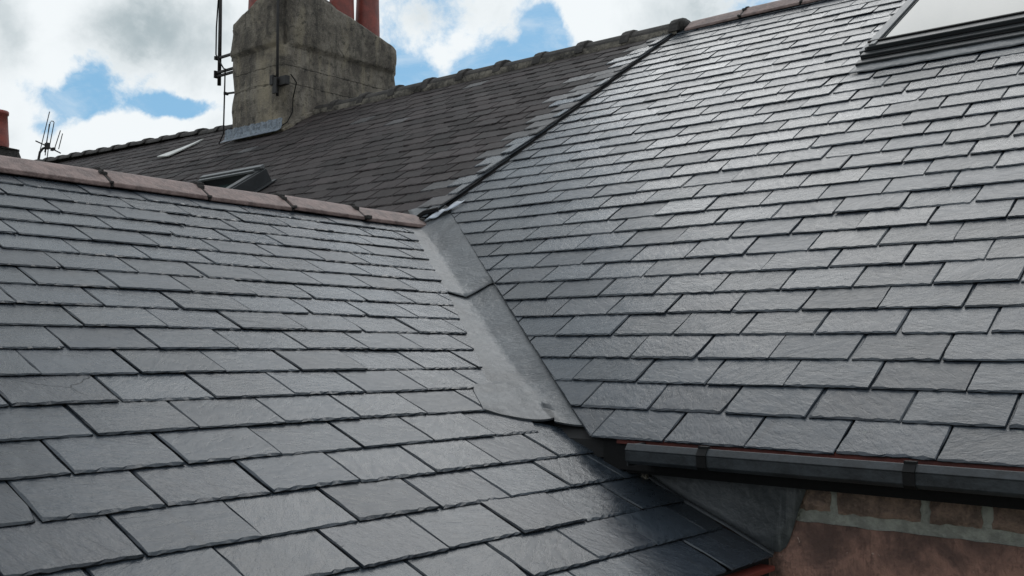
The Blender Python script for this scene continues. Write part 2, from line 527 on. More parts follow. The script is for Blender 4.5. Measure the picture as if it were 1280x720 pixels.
M['rubber'] = simple('black_rubber', (0.007, 0.007, 0.0075), 0.85, 0, 0.3, 10, 0.2, 70, spec=.15)
M['felt'] = simple('roofing_underlay', (0.012, 0.012, 0.013), 0.9, 0, 0.3, 10, 0.1, 70)
M['iron'] = simple('rusty_dark_steel', (0.030, 0.028, 0.028), 0.6, 0.3, 0.5, 30, 0.3, 120)
M['alu'] = simple('grey_aluminium', (0.16, 0.168, 0.175), 0.5, 0.3, 0.3, 8, 0.1, 60)
M['dark_alu'] = simple('dark_grey_cladding', (0.030, 0.033, 0.036), 0.42, 0.2, 0.25, 8, 0.08, 60)
M['ground'] = simple('garden_ground', (0.10, 0.11, 0.06), 0.95, 0, 0.4, 0.3, 0.4, 3)


def glass_material(name, tint=(0.02, 0.04, 0.04), rough=0.03):
    m, t, b = material(name)
    t.set(b, 'Base Color', tint)
    t.set(b, 'Roughness', rough)
    t.set(b, 'IOR', 1.45)
    t.set(b, 'Specular IOR Level', 0.30)
    tc = t.n('ShaderNodeTexCoord').outputs['Object']
    bump(t, b, t.noise(tc, 1.2, 1, 0.5), 0.008, 0.02)
    return m


M['glass'] = glass_material('roof_window_glass')

# ------------------------------------------------------------------ roof frames
S = 1.03
TL, TR = R_(24.074), R_(32.684)
X3, Y3, Z3 = Vector((1, 0, 0)), Vector((0, 1, 0)), Vector((0, 0, 1))


class Frame:
    def __init__(self, e, s, n, h):
        self.e, self.s, self.n = e, s, n
        self.o = CAM - n * h

    def p(self, t, s, d=0.0):
        return self.o + self.e * t + self.s * s + self.n * d


FL = Frame(Y3, Vector((-math.cos(TL), 0, math.sin(TL))), Vector((math.sin(TL), 0, math.cos(TL))), 1.0 * S)
FR = Frame(X3, Vector((0, math.cos(TR), math.sin(TR))), Vector((0, -math.sin(TR), math.cos(TR))), 1.53 * S)
D0 = -0.022                            # battens below the line through the slates' tails
TH = 0.0057
SLEN = 0.40


# ------------------------------------------------------------------ slates
def clip_poly(poly, planes):
    """keep a*t+b*s<=c"""
    cut = False
    for a, b, c in planes:
        out = []
        n = len(poly)
        for i in range(n):
            p, q = poly[i], poly[(i + 1) % n]
            dp, dq = a * p[0] + b * p[1] - c, a * q[0] + b * q[1] - c
            if dp <= 0:
                out.append(p)
            else:
                cut = True
            if dp * dq < 0:
                k = dp / (dp - dq)
                out.append((p[0] + (q[0] - p[0]) * k, p[1] + (q[1] - p[1]) * k))
        poly = out
        if len(poly) < 3:
            return [], True
    return poly, cut


def slate_geo(poly, r, expo, rag=1.0):
    """a dressed slate from an outline (local u along the course, v upslope): ragged edge, chipped bevel, real thickness"""
    pts = []
    n = len(poly)
    for i in range(n):
        p, q = poly[i], poly[(i + 1) % n]
        L = math.hypot(q[0] - p[0], q[1] - p[1])
        low = min(p[1], q[1])
        if low > expo + 0.01 or L < 0.02:
            k = 1
        else:
            horizontal = abs(q[1] - p[1]) < 0.3 * L
            k = max(2, round(L / 0.0145)) if horizontal else max(3, round(min(L, expo) / 0.034))
        for j in range(k):
            if k > 1 and abs(q[1] - p[1]) > 0.3 * L and L > expo + .1:
                # spend the points on the exposed part of a long side
                f = (j / (k - 1)) * min(1, (expo + .02) / L) if q[1] > p[1] else (1 - min(1, (expo + .02) / L) * (1 - j / k) if j else 0)
            else:
                f = j / k
            pts.append((p[0] + (q[0] - p[0]) * f, p[1] + (q[1] - p[1]) * f, low < expo and abs(q[1] - p[1]) < .3 * L))
    cx = sum(p[0] for p in pts) / len(pts)
    cy = sum(p[1] for p in pts) / len(pts)
    lo, up = [], []
    wob = r.uniform(.25, 1.15)
    bev = r.uniform(.5, 1.25)
    chip = r.random() < 0.14
    chip_u = r.choice((0.0, 1.0))
    wid = max(p[0] for p in poly) - min(p[0] for p in poly)
    u0 = min(p[0] for p in poly)
    v0 = min(p[1] for p in poly)
    for (u, v, tail) in pts:
        j = (0.0016 if tail else 0.0011) * rag * wob * (2.2 if r.random() < .07 else 1)
        u2 = u + r.uniform(-j, j)
        v2 = v + r.uniform(-j, j)
        if chip:
            dd = math.hypot(u - (u0 + chip_u * wid), v - v0)
            if dd < 0.020:
                kx = (0.020 - dd) * r.uniform(.2, .5)
                u2 += kx * (1 - 2 * chip_u)
                v2 += kx
        b = (r.uniform(0.0015, 0.0095) if tail else r.uniform(0.0008, 0.0050)) * rag * bev
        du, dv = cx - u2, cy - v2
        l = math.hypot(du, dv) + 1e-6
        if tail:
            du, dv, l = 0.15 * du, abs(dv) + .01, math.hypot(0.15 * du, abs(dv) + .01)
        lo.append((u2, v2))
        up.append((u2 + du / l * b, v2 + dv / l * b))
    m = len(pts)
    vs = [(u, v, 0.0) for u, v in lo] + [(u, v, TH * r.uniform(.15, .6)) for u, v in lo] + [(u, v, TH) for u, v in up]
    fs = []
    for i in range(m):
        k = (i + 1) % m
        fs.append((i, k, m + k, m + i))
        fs.append((m + i, m + k, 2 * m + k, 2 * m + i))
    fs.append(tuple(range(2 * m, 3 * m)))
    return vs, fs            # every face but the last belongs to the dressed edge


def slate_mesh(poly, r, expo, mat, rag=1.0):
    vs, fs = slate_geo(poly, r, expo, rag)
    me = bpy.data.meshes.new('slate')
    me.from_pydata(vs, [], fs)
    two_mats(me, mat)
    return me


def two_mats(me, mat):
    me.materials.append(mat)
    me.materials.append(EDGE[mat.name])
    me.polygons.foreach_set('material_index', [1, 0] * (len(me.polygons) // 2) + [0])


class Slater:
    """collects slates of one roof; the largest in view become objects, the rest one joined part"""

    def __init__(self, fr, w, expo, mat, seed, gap=0.0055, rag=1.0, messy=1.0, nvar=26):
        self.fr, self.w, self.expo, self.mat = fr, w, expo, mat
        self.r = random.Random(seed)
        self.gap, self.rag, self.messy = gap, rag, messy
        self.items = []
        self.vars = []
        for i in range(nvar):
            poly = [(0, 0), (w - gap, 0), (w - gap, SLEN), (0, SLEN)]
            self.vars.append(slate_geo(poly, self.r, expo, rag))
        self.var_me = {}

    def course(self, s0, phase, t0, t1, planes=(), keep=None, lift=None, mat=None):
        r = self.r
        t = t0 + ((phase - t0) % self.w) - self.w
        s0 += r.uniform(-.002, .002) * self.messy
        while t < t1:
            ss = s0 + r.gauss(0, .0013) * self.messy
            if r.random() < .03:
                ss += r.uniform(-.006, .004) * self.messy
            tt = t + r.uniform(-.003, .003) * self.messy
            c = self.fr.p(tt + self.w / 2, ss + self.expo / 2)
            t += self.w
            if keep and not keep(tt + self.w / 2, ss, c):
                continue
            wv = self.w - self.gap + r.uniform(-.003, .0015)
            poly, cut = clip_poly([(tt, ss), (tt + wv, ss), (tt + wv, ss + SLEN), (tt, ss + SLEN)], planes)
            if not poly or max(p[1] for p in poly) - min(p[1] for p in poly) < .02 or \
               max(p[0] for p in poly) - min(p[0] for p in poly) < .015:
                continue
            if cut and min(p[1] for p in poly) > ss + self.expo:
                continue
            th = r.uniform(.85, 1.2) * (1 + .55 * (self.messy > 1.2))
            rise = 3.25 * TH + r.uniform(-.0010, .0012) * self.messy + (abs(r.gauss(0, .0012)) if r.random() < .10 * self.messy else 0)
            roll = r.gauss(0, .0032) * self.messy
            yaw = r.gauss(0, .0022) * self.messy
            al = -rise / SLEN
            d = D0 + rise
            if lift:
                dl, rl = lift(tt + self.w / 2, ss)
                d += dl
                roll += rl
            e, s, n = self.fr.e, self.fr.s, self.fr.n
            Rm = Matrix((e, s, n)).transposed().to_4x4() @ Matrix.Rotation(yaw, 4, 'Z') @ Matrix.Rotation(al, 4, 'X') @ Matrix.Rotation(roll, 4, 'Y')
            Rm = Matrix.Translation(self.fr.p(tt, ss, d)) @ Rm @ Matrix.Diagonal((1, 1, th, 1))
            local = [(p[0] - tt, p[1] - ss) for p in poly] if cut else None
            px = to_px(c)
            vis = -20 < px[0] < 1300 and -15 < px[1] < 735
            self.items.append(dict(m=Rm, local=local, dist=(c - CAM).length, vis=vis, mat=mat(tt, ss) if mat else self.mat, c=c))

    def build(self, parent, base, limit=300, shows=None, newer=None, name='slate'):
        T = Matrix.Translation(-base)
        vis = [i for i in self.items if i['vis'] and (shows is None or shows(i['c']))]
        vis.sort(key=lambda i: i['dist'])
        own = vis[:limit]
        ids = set(id(i) for i in own)
        for it in own:
            if it['local'] is not None:
                me = slate_mesh(it['local'], self.r, self.expo, it['mat'], self.rag)
            else:
                k = (self.r.randrange(len(self.vars)), it['mat'].name)
                if k not in self.var_me:
                    vs, fs = self.vars[k[0]]
                    m2 = bpy.data.meshes.new('slate')
                    m2.from_pydata(vs, [], fs)
                    two_mats(m2, it['mat'])
                    self.var_me[k] = m2
                me = self.var_me[k]
            o = link(name, me, parent, T @ it['m'])
            if newer and it['mat'] is newer:
                o['label'] = 'newer pale grey slate beside the black gutter strip'
        rest = [i for i in self.items if id(i) not in ids]
        if not rest:
            return
        mats = []
        V, Fc, MI = [], [], []
        for it in rest:
            vs, fs = slate_geo(it['local'], self.r, self.expo, self.rag) if it['local'] is not None else self.r.choice(self.vars)
            if it['mat'] not in mats:
                mats += [it['mat'], EDGE[it['mat'].name]]
            mi = mats.index(it['mat'])
            A = np.array(T @ it['m'])
            P = np.array(vs) @ A[:3, :3].T + A[:3, 3]
            k = len(V)
            k0 = len(MI)
            V.extend(map(tuple, P))
            for f in fs:
                Fc.append(tuple(i + k for i in f))
                MI.append(mi + 1 - (len(MI) - k0) % 2)
            MI[-1] = mi
        me = bpy.data.meshes.new('slate_courses')
        me.from_pydata(V, [], Fc)
        for m in mats:
            me.materials.append(m)
        me.polygons.foreach_set('material_index', MI)
        o = link('slate_courses', me, parent)
        o['kind'] = 'stuff'


# ------------------------------------------------------------------ the ground, far below the roofs
g = MB()
g.grid([[Vector((x, y, 0)) for x in (-3000, -60, 60, 3000)] for y in (-3000, -60, 60, 3000)])
tag(g.build('ground', M['ground']), kind='structure')

# ================================================================== the three houses
WALL_Y = 2.655                         # face of the mortar behind the bricks
BASE_E = Vector((-3.0, 0.5, 0))
BASE_M = Vector((-1.0, 6.6, 0))
BASE_N = Vector((-9.0, 6.6, 0))
ext = empty('rear_extension', BASE_E)
tag(ext, 'slate roofed rear extension with pink clay ridge, filling the left foreground', 'house')
main = empty('terraced_house', BASE_M)
tag(main, 'house with fresh grey slates, roof window and gutter, filling the right', 'house')
nbr = empty('terraced_house', BASE_N)
tag(nbr, 'neighbouring house with dark weathered slates and a big rendered chimney', 'house')

S_RIDGE_L = 4.05
S_RIDGE_R = 6.98
RIDGE_X = FL.p(0, S_RIDGE_L).x
RIDGE_Y = FR.p(0, S_RIDGE_R).y
G_T = -4.02                            # the black gutter between the two slate roofs

# ---- extension: roof deck, slates
L_EAVE = 0.955
T_WALL = 2.615
d = MB()
zd = 0.05
for (t0, t1) in ((-2.2, 4.6),):
    a = [FL.p(t0, L_EAVE + .02, D0 - .002), FL.p(t1, L_EAVE + .02, D0 - .002), FL.p(t1, S_RIDGE_L, D0 - .002), FL.p(t0, S_RIDGE_L, D0 - .002)]
    west = [Vector((2 * RIDGE_X - p.x, p.y, p.z)) for p in a]
    d.add(a + [p - Z3 * zd for p in a], [(0, 1, 2, 3), (7, 6, 5, 4), (0, 4, 5, 1), (1, 5, 6, 2), (2, 6, 7, 3), (3, 7, 4, 0)])
    d.add(west + [p - Z3 * zd for p in west], [(0, 1, 2, 3), (7, 6, 5, 4), (0, 4, 5, 1), (1, 5, 6, 2), (2, 6, 7, 3), (3, 7, 4, 0)])
roofL = d.build('slate_roof', M['felt'], ext, BASE_E)

# line where the slates stop at the valley: from (3.979, 3.993) to (2.562, 2.007) in (t, s)
def half_plane(p, q, inside):
    a, b = q[1] - p[1], -(q[0] - p[0])
    c = a * p[0] + b * p[1]
    if a * inside[0] + b * inside[1] > c:
        a, b, c = -a, -b, -c
    return (a, b, c)


VL1 = half_plane((3.985, 4.0), (3.215, 2.93), (1, 2))
VL2 = half_plane((3.215, 2.93), (2.602, 2.0), (1, 2))
sL = Slater(FL, 0.2503, 0.1497, M['slate'], 3)
row0 = 1.406
PH_L = 1.2225 * S
for k in range(-3, 18):
    s0 = row0 + k * 0.1497
    if s0 > 3.96:
        break
    ph = PH_L + (0 if k % 2 == 0 else -0.1267) + rng.uniform(-.012, .012)
    planes = [(0, 1, S_RIDGE_L - .015)]
    if s0 > 1.99:
        planes += [VL1, VL2]
    else:
        planes += [(1, 0, T_WALL - .004)]
        if k == 1:
            planes += [half_plane((2.20, 1.98), (2.60, 1.72), (1, 1))]
        if k >= 2:                        # kept clear of the valley's crease under the lead
            off = .085
            planes += [half_plane((2.605 - off, 1.80), (2.812 - off, 2.10), (1, 2))]
    sL.course(s0, ph, -1.2, 4.2, planes)
sL.build(roofL, BASE_E, 300)

# ridge tiles
def ridge_profile(hw, rise, th, rnd=0.03, lip=0.018):
    """angled ridge tile: two wings and a rounded crown; x across, z up from the lower lips"""
    out, inn = [], []
    N = 6
    ang = math.atan2(rise - lip, hw)
    out.append((-hw, 0))
    out.append((-hw, lip))
    for i in range(N + 1):
        f = -1 + 2 * i / N
        x = f * hw * 0.42
        base = rise - abs(x) / hw * (rise - lip)
        z = base - rnd * (1 - abs(f)) ** 2 * 0.5
        out.append((x, z))
    out.append((hw, lip))
    out.append((hw, 0))
    inn = [(hw - th, 0), (0, rise - th * 1.5), (-hw + th, 0)]
    return out + inn


def ridge_run(parent, base, mat, a, dirv, ex, starts, hw, rise, name='ridge_tile', joint=None, collar=None, gap=0.006):
    prof = ridge_profile(hw, rise, .016)
    for i in range(len(starts) - 1):
        m = MB()
        o1 = a + dirv * (starts[i] + gap)
        o2 = a + dirv * (starts[i + 1] - gap)
        dz = Z3 * rng.uniform(-.004, .006) + ex * rng.uniform(-.005, .005)
        m.sweep(prof, o1 + dz, o2 + dz * .2, ex, Z3, nseg=1)
        if collar:
            pc = [(x * 1.13, z * 1.10 + (0.0 if z < .02 else 0.006)) for x, z in prof]
            m.sweep(pc, o2 - dirv * .075, o2 + dirv * .004, ex, Z3)
        o = m.build(name, mat, parent, base, bevel=.004)
        if joint and i < len(starts) - 2:
            # squeezed out mortar at the joint
            q = MB()
            pts = []
            for (x, z) in prof[1:-4]:
                for _ in range(2):
                    pts.append((x + rng.uniform(-.006, .006), z + rng.uniform(.001, .007)))
            c = a + dirv * starts[i + 1]
            for j in range(len(pts)):
                x, z = pts[j]
                s_ = rng.uniform(.010, .024)
                q.box(c + ex * x + Z3 * (z - .004) + dirv * rng.uniform(-.008, .008), (s_ * 1.5, s_ * rng.uniform(.7, 1.4), s_ * .8),
                      (ex, dirv, Z3))
            pr = [(x * 1.0, z + .001) for x, z in prof]
            q.sweep(pr, c - dirv * .005, c + dirv * .005, ex, Z3)
            q.build('mortar_joint', joint, parent, base, bevel=.003)


RZ_L = FL.p(0, 3.91, .0).z
aL = Vector((RIDGE_X, 0, RZ_L + .004))
ridge_run(roofL, BASE_E, M['clay_ridge'], aL, Y3, X3, [4.0 + .46 * (k - 9) for k in range(-1, 10)], .130, .104, joint=M['mortar_dark'])
# bedding mortar under the end of the ridge
q = MB()
q.box((RIDGE_X, 3.99, RZ_L + .03), (.19, .03, .07))
q.build('bedding', M['mortar_dark'], roofL, BASE_E, bevel=.008)

# extension walls, fascia under the slates
w = MB()
ex_w = FL.p(0, L_EAVE).x - .12
w_w = 2 * RIDGE_X - ex_w
zt = FL.p(0, L_EAVE + .14).z - .09
w.box(((ex_w + w_w) / 2, (-2.1 + 2.60) / 2, zt / 2), (ex_w - w_w, 4.70, zt))
w.build('wall', M['wall'], ext, BASE_E)
w = MB()
gx = [(w_w + .01, zt), (ex_w - .01, zt), (RIDGE_X, FL.p(0, S_RIDGE_L).z - .08)]
w.add([(x, -2.0, z) for x, z in gx] + [(x, -1.8, z) for x, z in gx], [(0, 1, 2), (5, 4, 3), (0, 3, 4, 1), (1, 4, 5, 2), (2, 5, 3, 0)])
w.build('gable', M['wall'], ext, BASE_E)
w = MB()
pe = FL.p(0, L_EAVE + .035, D0)
w.box((pe.x, .21, pe.z - .075), (.02, 4.8, .13))
w.build('fascia', M['red_board'], ext, BASE_E, bevel=.003)
w = MB()
for k in range(15):
    y0 = 2.60 - k * .31
    w.box(pe + Vector((.026, y0 - .153 - pe.y, -.022)), (.055, .30, .014), (X3, Y3, Z3))
w.build('eaves_filler', M['red_clay'], ext, BASE_E, bevel=.003)

# ---- valley
nv = FL.n.cross(FR.n).normalized()
if nv.z < 0:
    nv = -nv
# a point on both planes lowered to the battens
A_ = np.array([list(FL.n), list(FR.n), list(nv)])
b_ = np.array([FL.n.dot(FL.o) + D0, FR.n.dot(FR.o) + D0, 0.0])
V0 = Vector(np.linalg.solve(A_, b_))
pl_ = nv.cross(FL.n)
if pl_.x < 0 and pl_.y > 0 or (pl_.dot(Y3) > 0):
    pl_ = -pl_
pr_ = nv.cross(FR.n)
if pr_.x < 0:
    pr_ = -pr_


def valley_k(z):                       # station along the crease at a height
    return (z - V0.z) / nv.z


def l_ts(p):
    v = p - FL.o
    return v.dot(FL.e), v.dot(FL.s)


def slate_top_L(s):
    q = 0
    for ds in (-.02, -.01, 0, .01, .02):
        k = math.floor((s + ds - row0) / 0.1497)
        q += D0 + 4.25 * TH - .044 * (s + ds - (row0 + k * 0.1497)) + .0025
    return q / 5


def valley_pt(k, x, extra=0.0):
    """x<0 on the extension's side, x>0 on the main roof's"""
    c = V0 + nv * k
    up = (FL.n + FR.n).normalized()
    lift = math.sqrt((.36 * x) ** 2 + .016 ** 2) - .36 * abs(x) + .004 + extra + .0030 * mnoise.noise(Vector((k * 4.1, x * 7.0, 1.0))) + .0016 * mnoise.noise(Vector((k * 13.0, x * 19.0, 4.0)))
    if x < 0:
        q = c + pl_ * (-x)
        if q.x < RIDGE_X + .07:           # stops short of the ridge tiles
            f = (RIDGE_X + .07 - c.x) / (q.x - c.x) if c.x > RIDGE_X + .07 else 0
            q = c + pl_ * (-x) * max(0, f)
        return q + FL.n * lift
    return c + pr_ * x + FR.n * lift


xs = [-.36, -.28, -.2, -.14, -.1, -.07, -.045, -.02, 0, .02, .045, .07, .1, .14, .2, .28, .34]
k_top = valley_k(FL.p(0, 3.95).z + .02)
k_j0 = valley_k(FL.p(0, 3.915).z)
k_j1 = valley_k(FL.p(0, 2.80).z)
k_bot = valley_k(FL.p(0, 1.70).z)
valley = MB()
valley.box((V0 + nv * 1.0) - Z3 * .06, (.02, .02, .02))
flash = empty('valley_flashing', BASE_E)
flash.parent = ext
flash.location = (0, 0, 0)


def sheet(k0, k1, extra, skew=0.0):
    m = MB()
    rows = []
    N = 26
    for i in range(N + 1):
        row = []
        for x in xs:
            kk = k0 + (k1 - k0) * i / N + (abs(x) * .55 * skew if i == 0 else 0) * 1.0
            row.append(valley_pt(kk, x, extra))
        rows.append(row)
    m.grid(rows)
    return m.build('lead_sheet', M['lead'], flash, BASE_E, smooth=True, solid=-.003)


sheet(k_j1 - .0, k_top + .10, .0065, 0.9)
# short cover piece at the head of the valley
m = MB()
rows = []
for i in range(9):
    rows.append([valley_pt(k_j0 - .02 + (k_top + .22 - k_j0) * i / 8 + (abs(x) * .5 if i == 0 else 0), x, .0125 + .012 * (i / 8) ** 2) for x in xs[2:-2]])
m.grid(rows)
m.build('lead_sheet', M['lead'], flash, BASE_E, smooth=True, solid=-.003)

# the lowest sheet runs out over the extension's slates as an apron
m = MB()
N = 60
left, right = [], []
ptsA = [(3.40, 2.68), (2.50, 2.03), (2.455, 2.0), (2.362, 1.862)]
lens = [0]
for i in range(1, len(ptsA)):
    lens.append(lens[-1] + math.hypot(ptsA[i][0] - ptsA[i - 1][0], ptsA[i][1] - ptsA[i - 1][1]))


def polyl(pts, lens, f):
    L = f * lens[-1]
    for i in range(1, len(pts)):
        if L <= lens[i] + 1e-9:
            k = (L - lens[i - 1]) / (lens[i] - lens[i - 1])
            return (pts[i - 1][0] + (pts[i][0] - pts[i - 1][0]) * k, pts[i - 1][1] + (pts[i][1] - pts[i - 1][1]) * k)
    return pts[-1]


rows = []
KA = k_j1 + .12
ptsA[0] = (l_ts(valley_pt(KA, -.36))[0], l_ts(valley_pt(KA, -.36))[1])
NA = 14
for i in range(N + 1):
    f = i / N
    lt, ls = polyl(ptsA, lens, f)
    kk = KA + (k_bot - KA) * f
    ct, cs = l_ts(V0 + nv * kk)
    row = []
    for j in range(NA + 1):
        g_ = j / NA
        t_, s_ = lt + (ct - lt) * g_, ls + (cs - ls) * g_
        # belly of the lower edge
        s_ -= .020 * math.sin(math.pi * min(1, g_)) * max(0, (f - .75) / .25) ** 2
        base_d = D0 + .004
        up_w = min(1, max(0, (2.075 - s_) / .05)) * (1 - (1 - min(1, math.hypot(t_ - ct, s_ - cs) / .09)) * (1 - max(0, f - .78) / .22))
        st = max(base_d, slate_top_L(s_))
        dd = base_d + (st - base_d) * up_w
        dist = math.hypot(t_ - ct, s_ - cs)
        dd += (math.sqrt((.36 * dist) ** 2 + .016 ** 2) - .36 * dist)
        dd += .0022 * mnoise.noise(Vector((t_ * 7, s_ * 7, 3))) + .0012 * mnoise.noise(Vector((t_ * 21, s_ * 21, 3)))
        row.append(FL.p(t_, s_, dd))
    crease_lift = dd - D0
    # main roof bank
    for x in xs[9:]:
        wq = x
        p = valley_pt(kk - (min(.11, 1.0 * x) * max(0, f - .6) / .4), wq, max(0.0, crease_lift - .020) * math.exp(-x / .07))
        row.append(p)
    rows.append(row)
m.grid(rows)
low_edge = rows[-1]
m.grid([low_edge, [p - (FL.n if q < NA else FR.n) * .007 for q, p in enumerate(low_edge)]])
side_edge = [r_[0] for r_ in rows]
m.grid([side_edge, [p - FL.n * .007 for p in side_edge]])
m.build('lead_sheet', M['lead'], flash, BASE_E, smooth=True)
# pale saddle where ridge, valley and gutter meet
m = MB()
rows = []
for i in range(7):
    row = []
    for j in range(9):
        f, g_ = i / 6, j / 8
        p0 = Vector((RIDGE_X + .10, 3.98, 0)).lerp(Vector((-3.93, 4.08, 0)), g_)
        x = p0.x + .02 * f
        y = p0.y + .13 * f
        zr = (y - FR.o.y) * math.tan(TR)
        pz = FR.o.z + (y - FR.o.y) * math.tan(TR)
        row.append(Vector((x, y, pz + .012 + .008 * math.sin(9 * g_ + 3 * f))))
    rows.append(row)
m.grid(rows)
m.build('lead_saddle', M['bright_lead'], flash, BASE_E, smooth=True, solid=-.003)

# ---- main house roof
d = MB()
X_END = 1.1
R_EAVE = 1.985
a = [FR.p(G_T, R_EAVE + .03, D0 - .002), FR.p(X_END, R_EAVE + .03, D0 - .002), FR.p(X_END, S_RIDGE_R, D0 - .002), FR.p(G_T, S_RIDGE_R, D0 - .002)]
# the deck stops along the valley
vb = valley_pt(k_bot - .05, 0) - FR.n * .02
vt = valley_pt(k_top + .35, 0) - FR.n * .02
a = [vb - Z3 * .004, a[1], a[2], a[3], FR.p(G_T, 3.95, D0 - .004)]
n_ = len(a)
d.add(a + [p - Z3 * .05 for p in a], [tuple(range(n_)), tuple(range(2 * n_ - 1, n_ - 1, -1))] + [(i, (i + 1) % n_, n_ + (i + 1) % n_, n_ + i) for i in range(n_)])
bk = [FR.p(G_T, S_RIDGE_R, D0 - .002), FR.p(X_END, S_RIDGE_R, D0 - .002)]
bk2 = [Vector((p.x, p.y + 4.1, p.z - 4.1 * math.tan(TR))) for p in bk]
d.add(bk + bk2[::-1] + [p - Z3 * .05 for p in bk + bk2[::-1]], [(0, 1, 2, 3), (7, 6, 5, 4), (0, 4, 5, 1), (1, 5, 6, 2), (2, 6, 7, 3), (3, 7, 4, 0)])
roofR = d.build('slate_roof', M['felt'], main, BASE_M)

VR1 = half_plane((-3.947, 3.869), (-2.678, 2.737), (-1, 4))
VR2 = half_plane((-2.678, 2.737), (-1.84, 1.985), (-1, 4))
ROW_R = 0.1421
sR = Slater(FR, 0.2503, ROW_R, M['slate'], 5)
SKY_T0, SKY_T1, SKY_S0, SKY_S1 = -2.10, -0.94, 5.10, 6.32
for k in range(0, 36):
    s0 = R_EAVE + .002 + k * ROW_R
    if s0 > 6.86:
        break
    ph = (-.915 * S if k % 2 else -1.045 * S) + rng.uniform(-.012, .012)
    cl = [(0, 1, S_RIDGE_R - .02), (-1, 0, -(G_T + .020))]
    if s0 < 4.0:
        cl += [VR1, VR2]
    if s0 + SLEN > SKY_S0 and s0 < SKY_S1:
        if s0 < SKY_S0 - .05:
            # courses just under the window: keep them short below it
            sR.course(s0, ph, G_T, SKY_T0 + .02, cl + [(1, 0, SKY_T0 - .005)])
            sR.course(s0, ph, SKY_T0 - .3, SKY_T1 + .3, cl + [(-1, 0, -(SKY_T0 - .003)), (1, 0, SKY_T1), (0, 1, SKY_S0 + .07)])
            sR.course(s0, ph, SKY_T1, .35, cl + [(-1, 0, -SKY_T1 - .003)])
        else:
            sR.course(s0, ph, G_T, SKY_T0 + .02, cl + [(1, 0, SKY_T0 + .004)])
            sR.course(s0, ph, SKY_T1, .35, cl + [(-1, 0, -SKY_T1)])
    else:
        sR.course(s0, ph, -4.3, .35, cl)
sR.build(roofR, BASE_M, 300)

RZ_R = FR.p(0, 6.84).z
aR = Vector((0, RIDGE_Y, RZ_R + .004))
ridge_run(roofR, BASE_M, M['clay_ridge'], aR, X3, Y3, [-3.94 + .46 * k for k in range(0, 11)], .13, .125, joint=M['mortar_dark'])

# ---- roof window in the main roof
def roof_window(fr, t0, t1, s0, s1, parent, base, h, side_mat, glass, fw=.075, clad=None, sill=.12):
    e, s, n = fr.e, fr.s, fr.n
    ax = (e, s, n)
    f = MB()
    tm, sm = (t0 + t1) / 2, (s0 + s1) / 2
    W, H = t1 - t0, s1 - s0
    f.box(fr.p(tm, s0 + fw / 2 + sill * .5, h / 2 - .02), (W, fw, h + .02), ax)
    f.box(fr.p(tm, s1 - fw / 2, h / 2 - .02), (W, fw, h + .02), ax)
    f.box(fr.p(t0 + fw / 2, sm + sill * .25, h / 2 - .025), (fw, H - fw - sill * .5, h), ax)
    f.box(fr.p(t1 - fw / 2, sm + sill * .25, h / 2 - .025), (fw, H - fw - sill * .5, h), ax)
    fo = f.build('roof_window', side_mat, parent, base, bevel=.004)
    return fo


rwin = MB()
e, s, n = FR.e, FR.s, FR.n
ax = (e, s, n)
tm = (SKY_T0 + SKY_T1) / 2
W = SKY_T1 - SKY_T0
# frame: side cheeks and a stepped dark lower rail
rwin.box(FR.p(tm, 5.335, .025), (W - .10, .07, .085), ax)
rwin.box(FR.p(tm, 5.275, .012), (W - .05, .052, .062), ax)
rwin.box(FR.p(tm, 5.215, .002), (W - .03, .062, .042), ax)
rwin.box(FR.p(tm, SKY_S1 - .03, .02), (W - .1, .06, .09), ax)
rwin.box(FR.p(SKY_T0 + .075, 5.84, .02), (.05, .92, .085), ax)
rwin.box(FR.p(SKY_T1 - .075, 5.84, .02), (.05, .92, .085), ax)
window = rwin.build('roof_window', M['dark_alu'], main, BASE_M, bevel=.004)
for tt, sg in ((SKY_T0, 1), (SKY_T1, -1)):
    c = MB()
    c.sweep([(sg * a_, b_) for a_, b_ in ((.003, .0), (.003, .046), (.033, .048), (.036, .062), (.058, .066), (.062, .074), (.092, .076), (.092, .066), (.07, .06), (.05, .04), (.04, 0))],
            FR.p(tt, 5.31, 0), FR.p(tt, 6.3, 0), FR.e, FR.n)
    c.build('side_cladding', M['alu'], window, BASE_M)
c = MB()
for sx, dz, hh in ((5.372, .071, .010), (5.305, .046, .008), (5.245, .026, .008)):
    c.box(FR.p(tm, sx, dz), (W - .07, .018, hh), ax)
c.build('bottom_rail', M['black'], window, BASE_M, bevel=.002)
c = MB()
c.box(FR.p(tm, 5.83, .056), (W - .21, .90, .012), ax)
c.build('pane', M['glass'], window, BASE_M)
# flashing apron dressed down over the slates
c = MB()
rows = []
for i in range(9):
    ss = 5.08 + .14 * i / 8
    rows.append([FR.p(SKY_T0 + .015 + (W - .03) * j / 40, ss + (.004 * math.sin(j * 1.1) if i == 0 else 0), .0075 + .001 * math.sin(j * .9 + i) - (.003 if i == 0 else 0)) for j in range(41)])
c.grid(rows)
c.build('flashing_apron', M['lead'], window, BASE_M, smooth=True, solid=-.002)

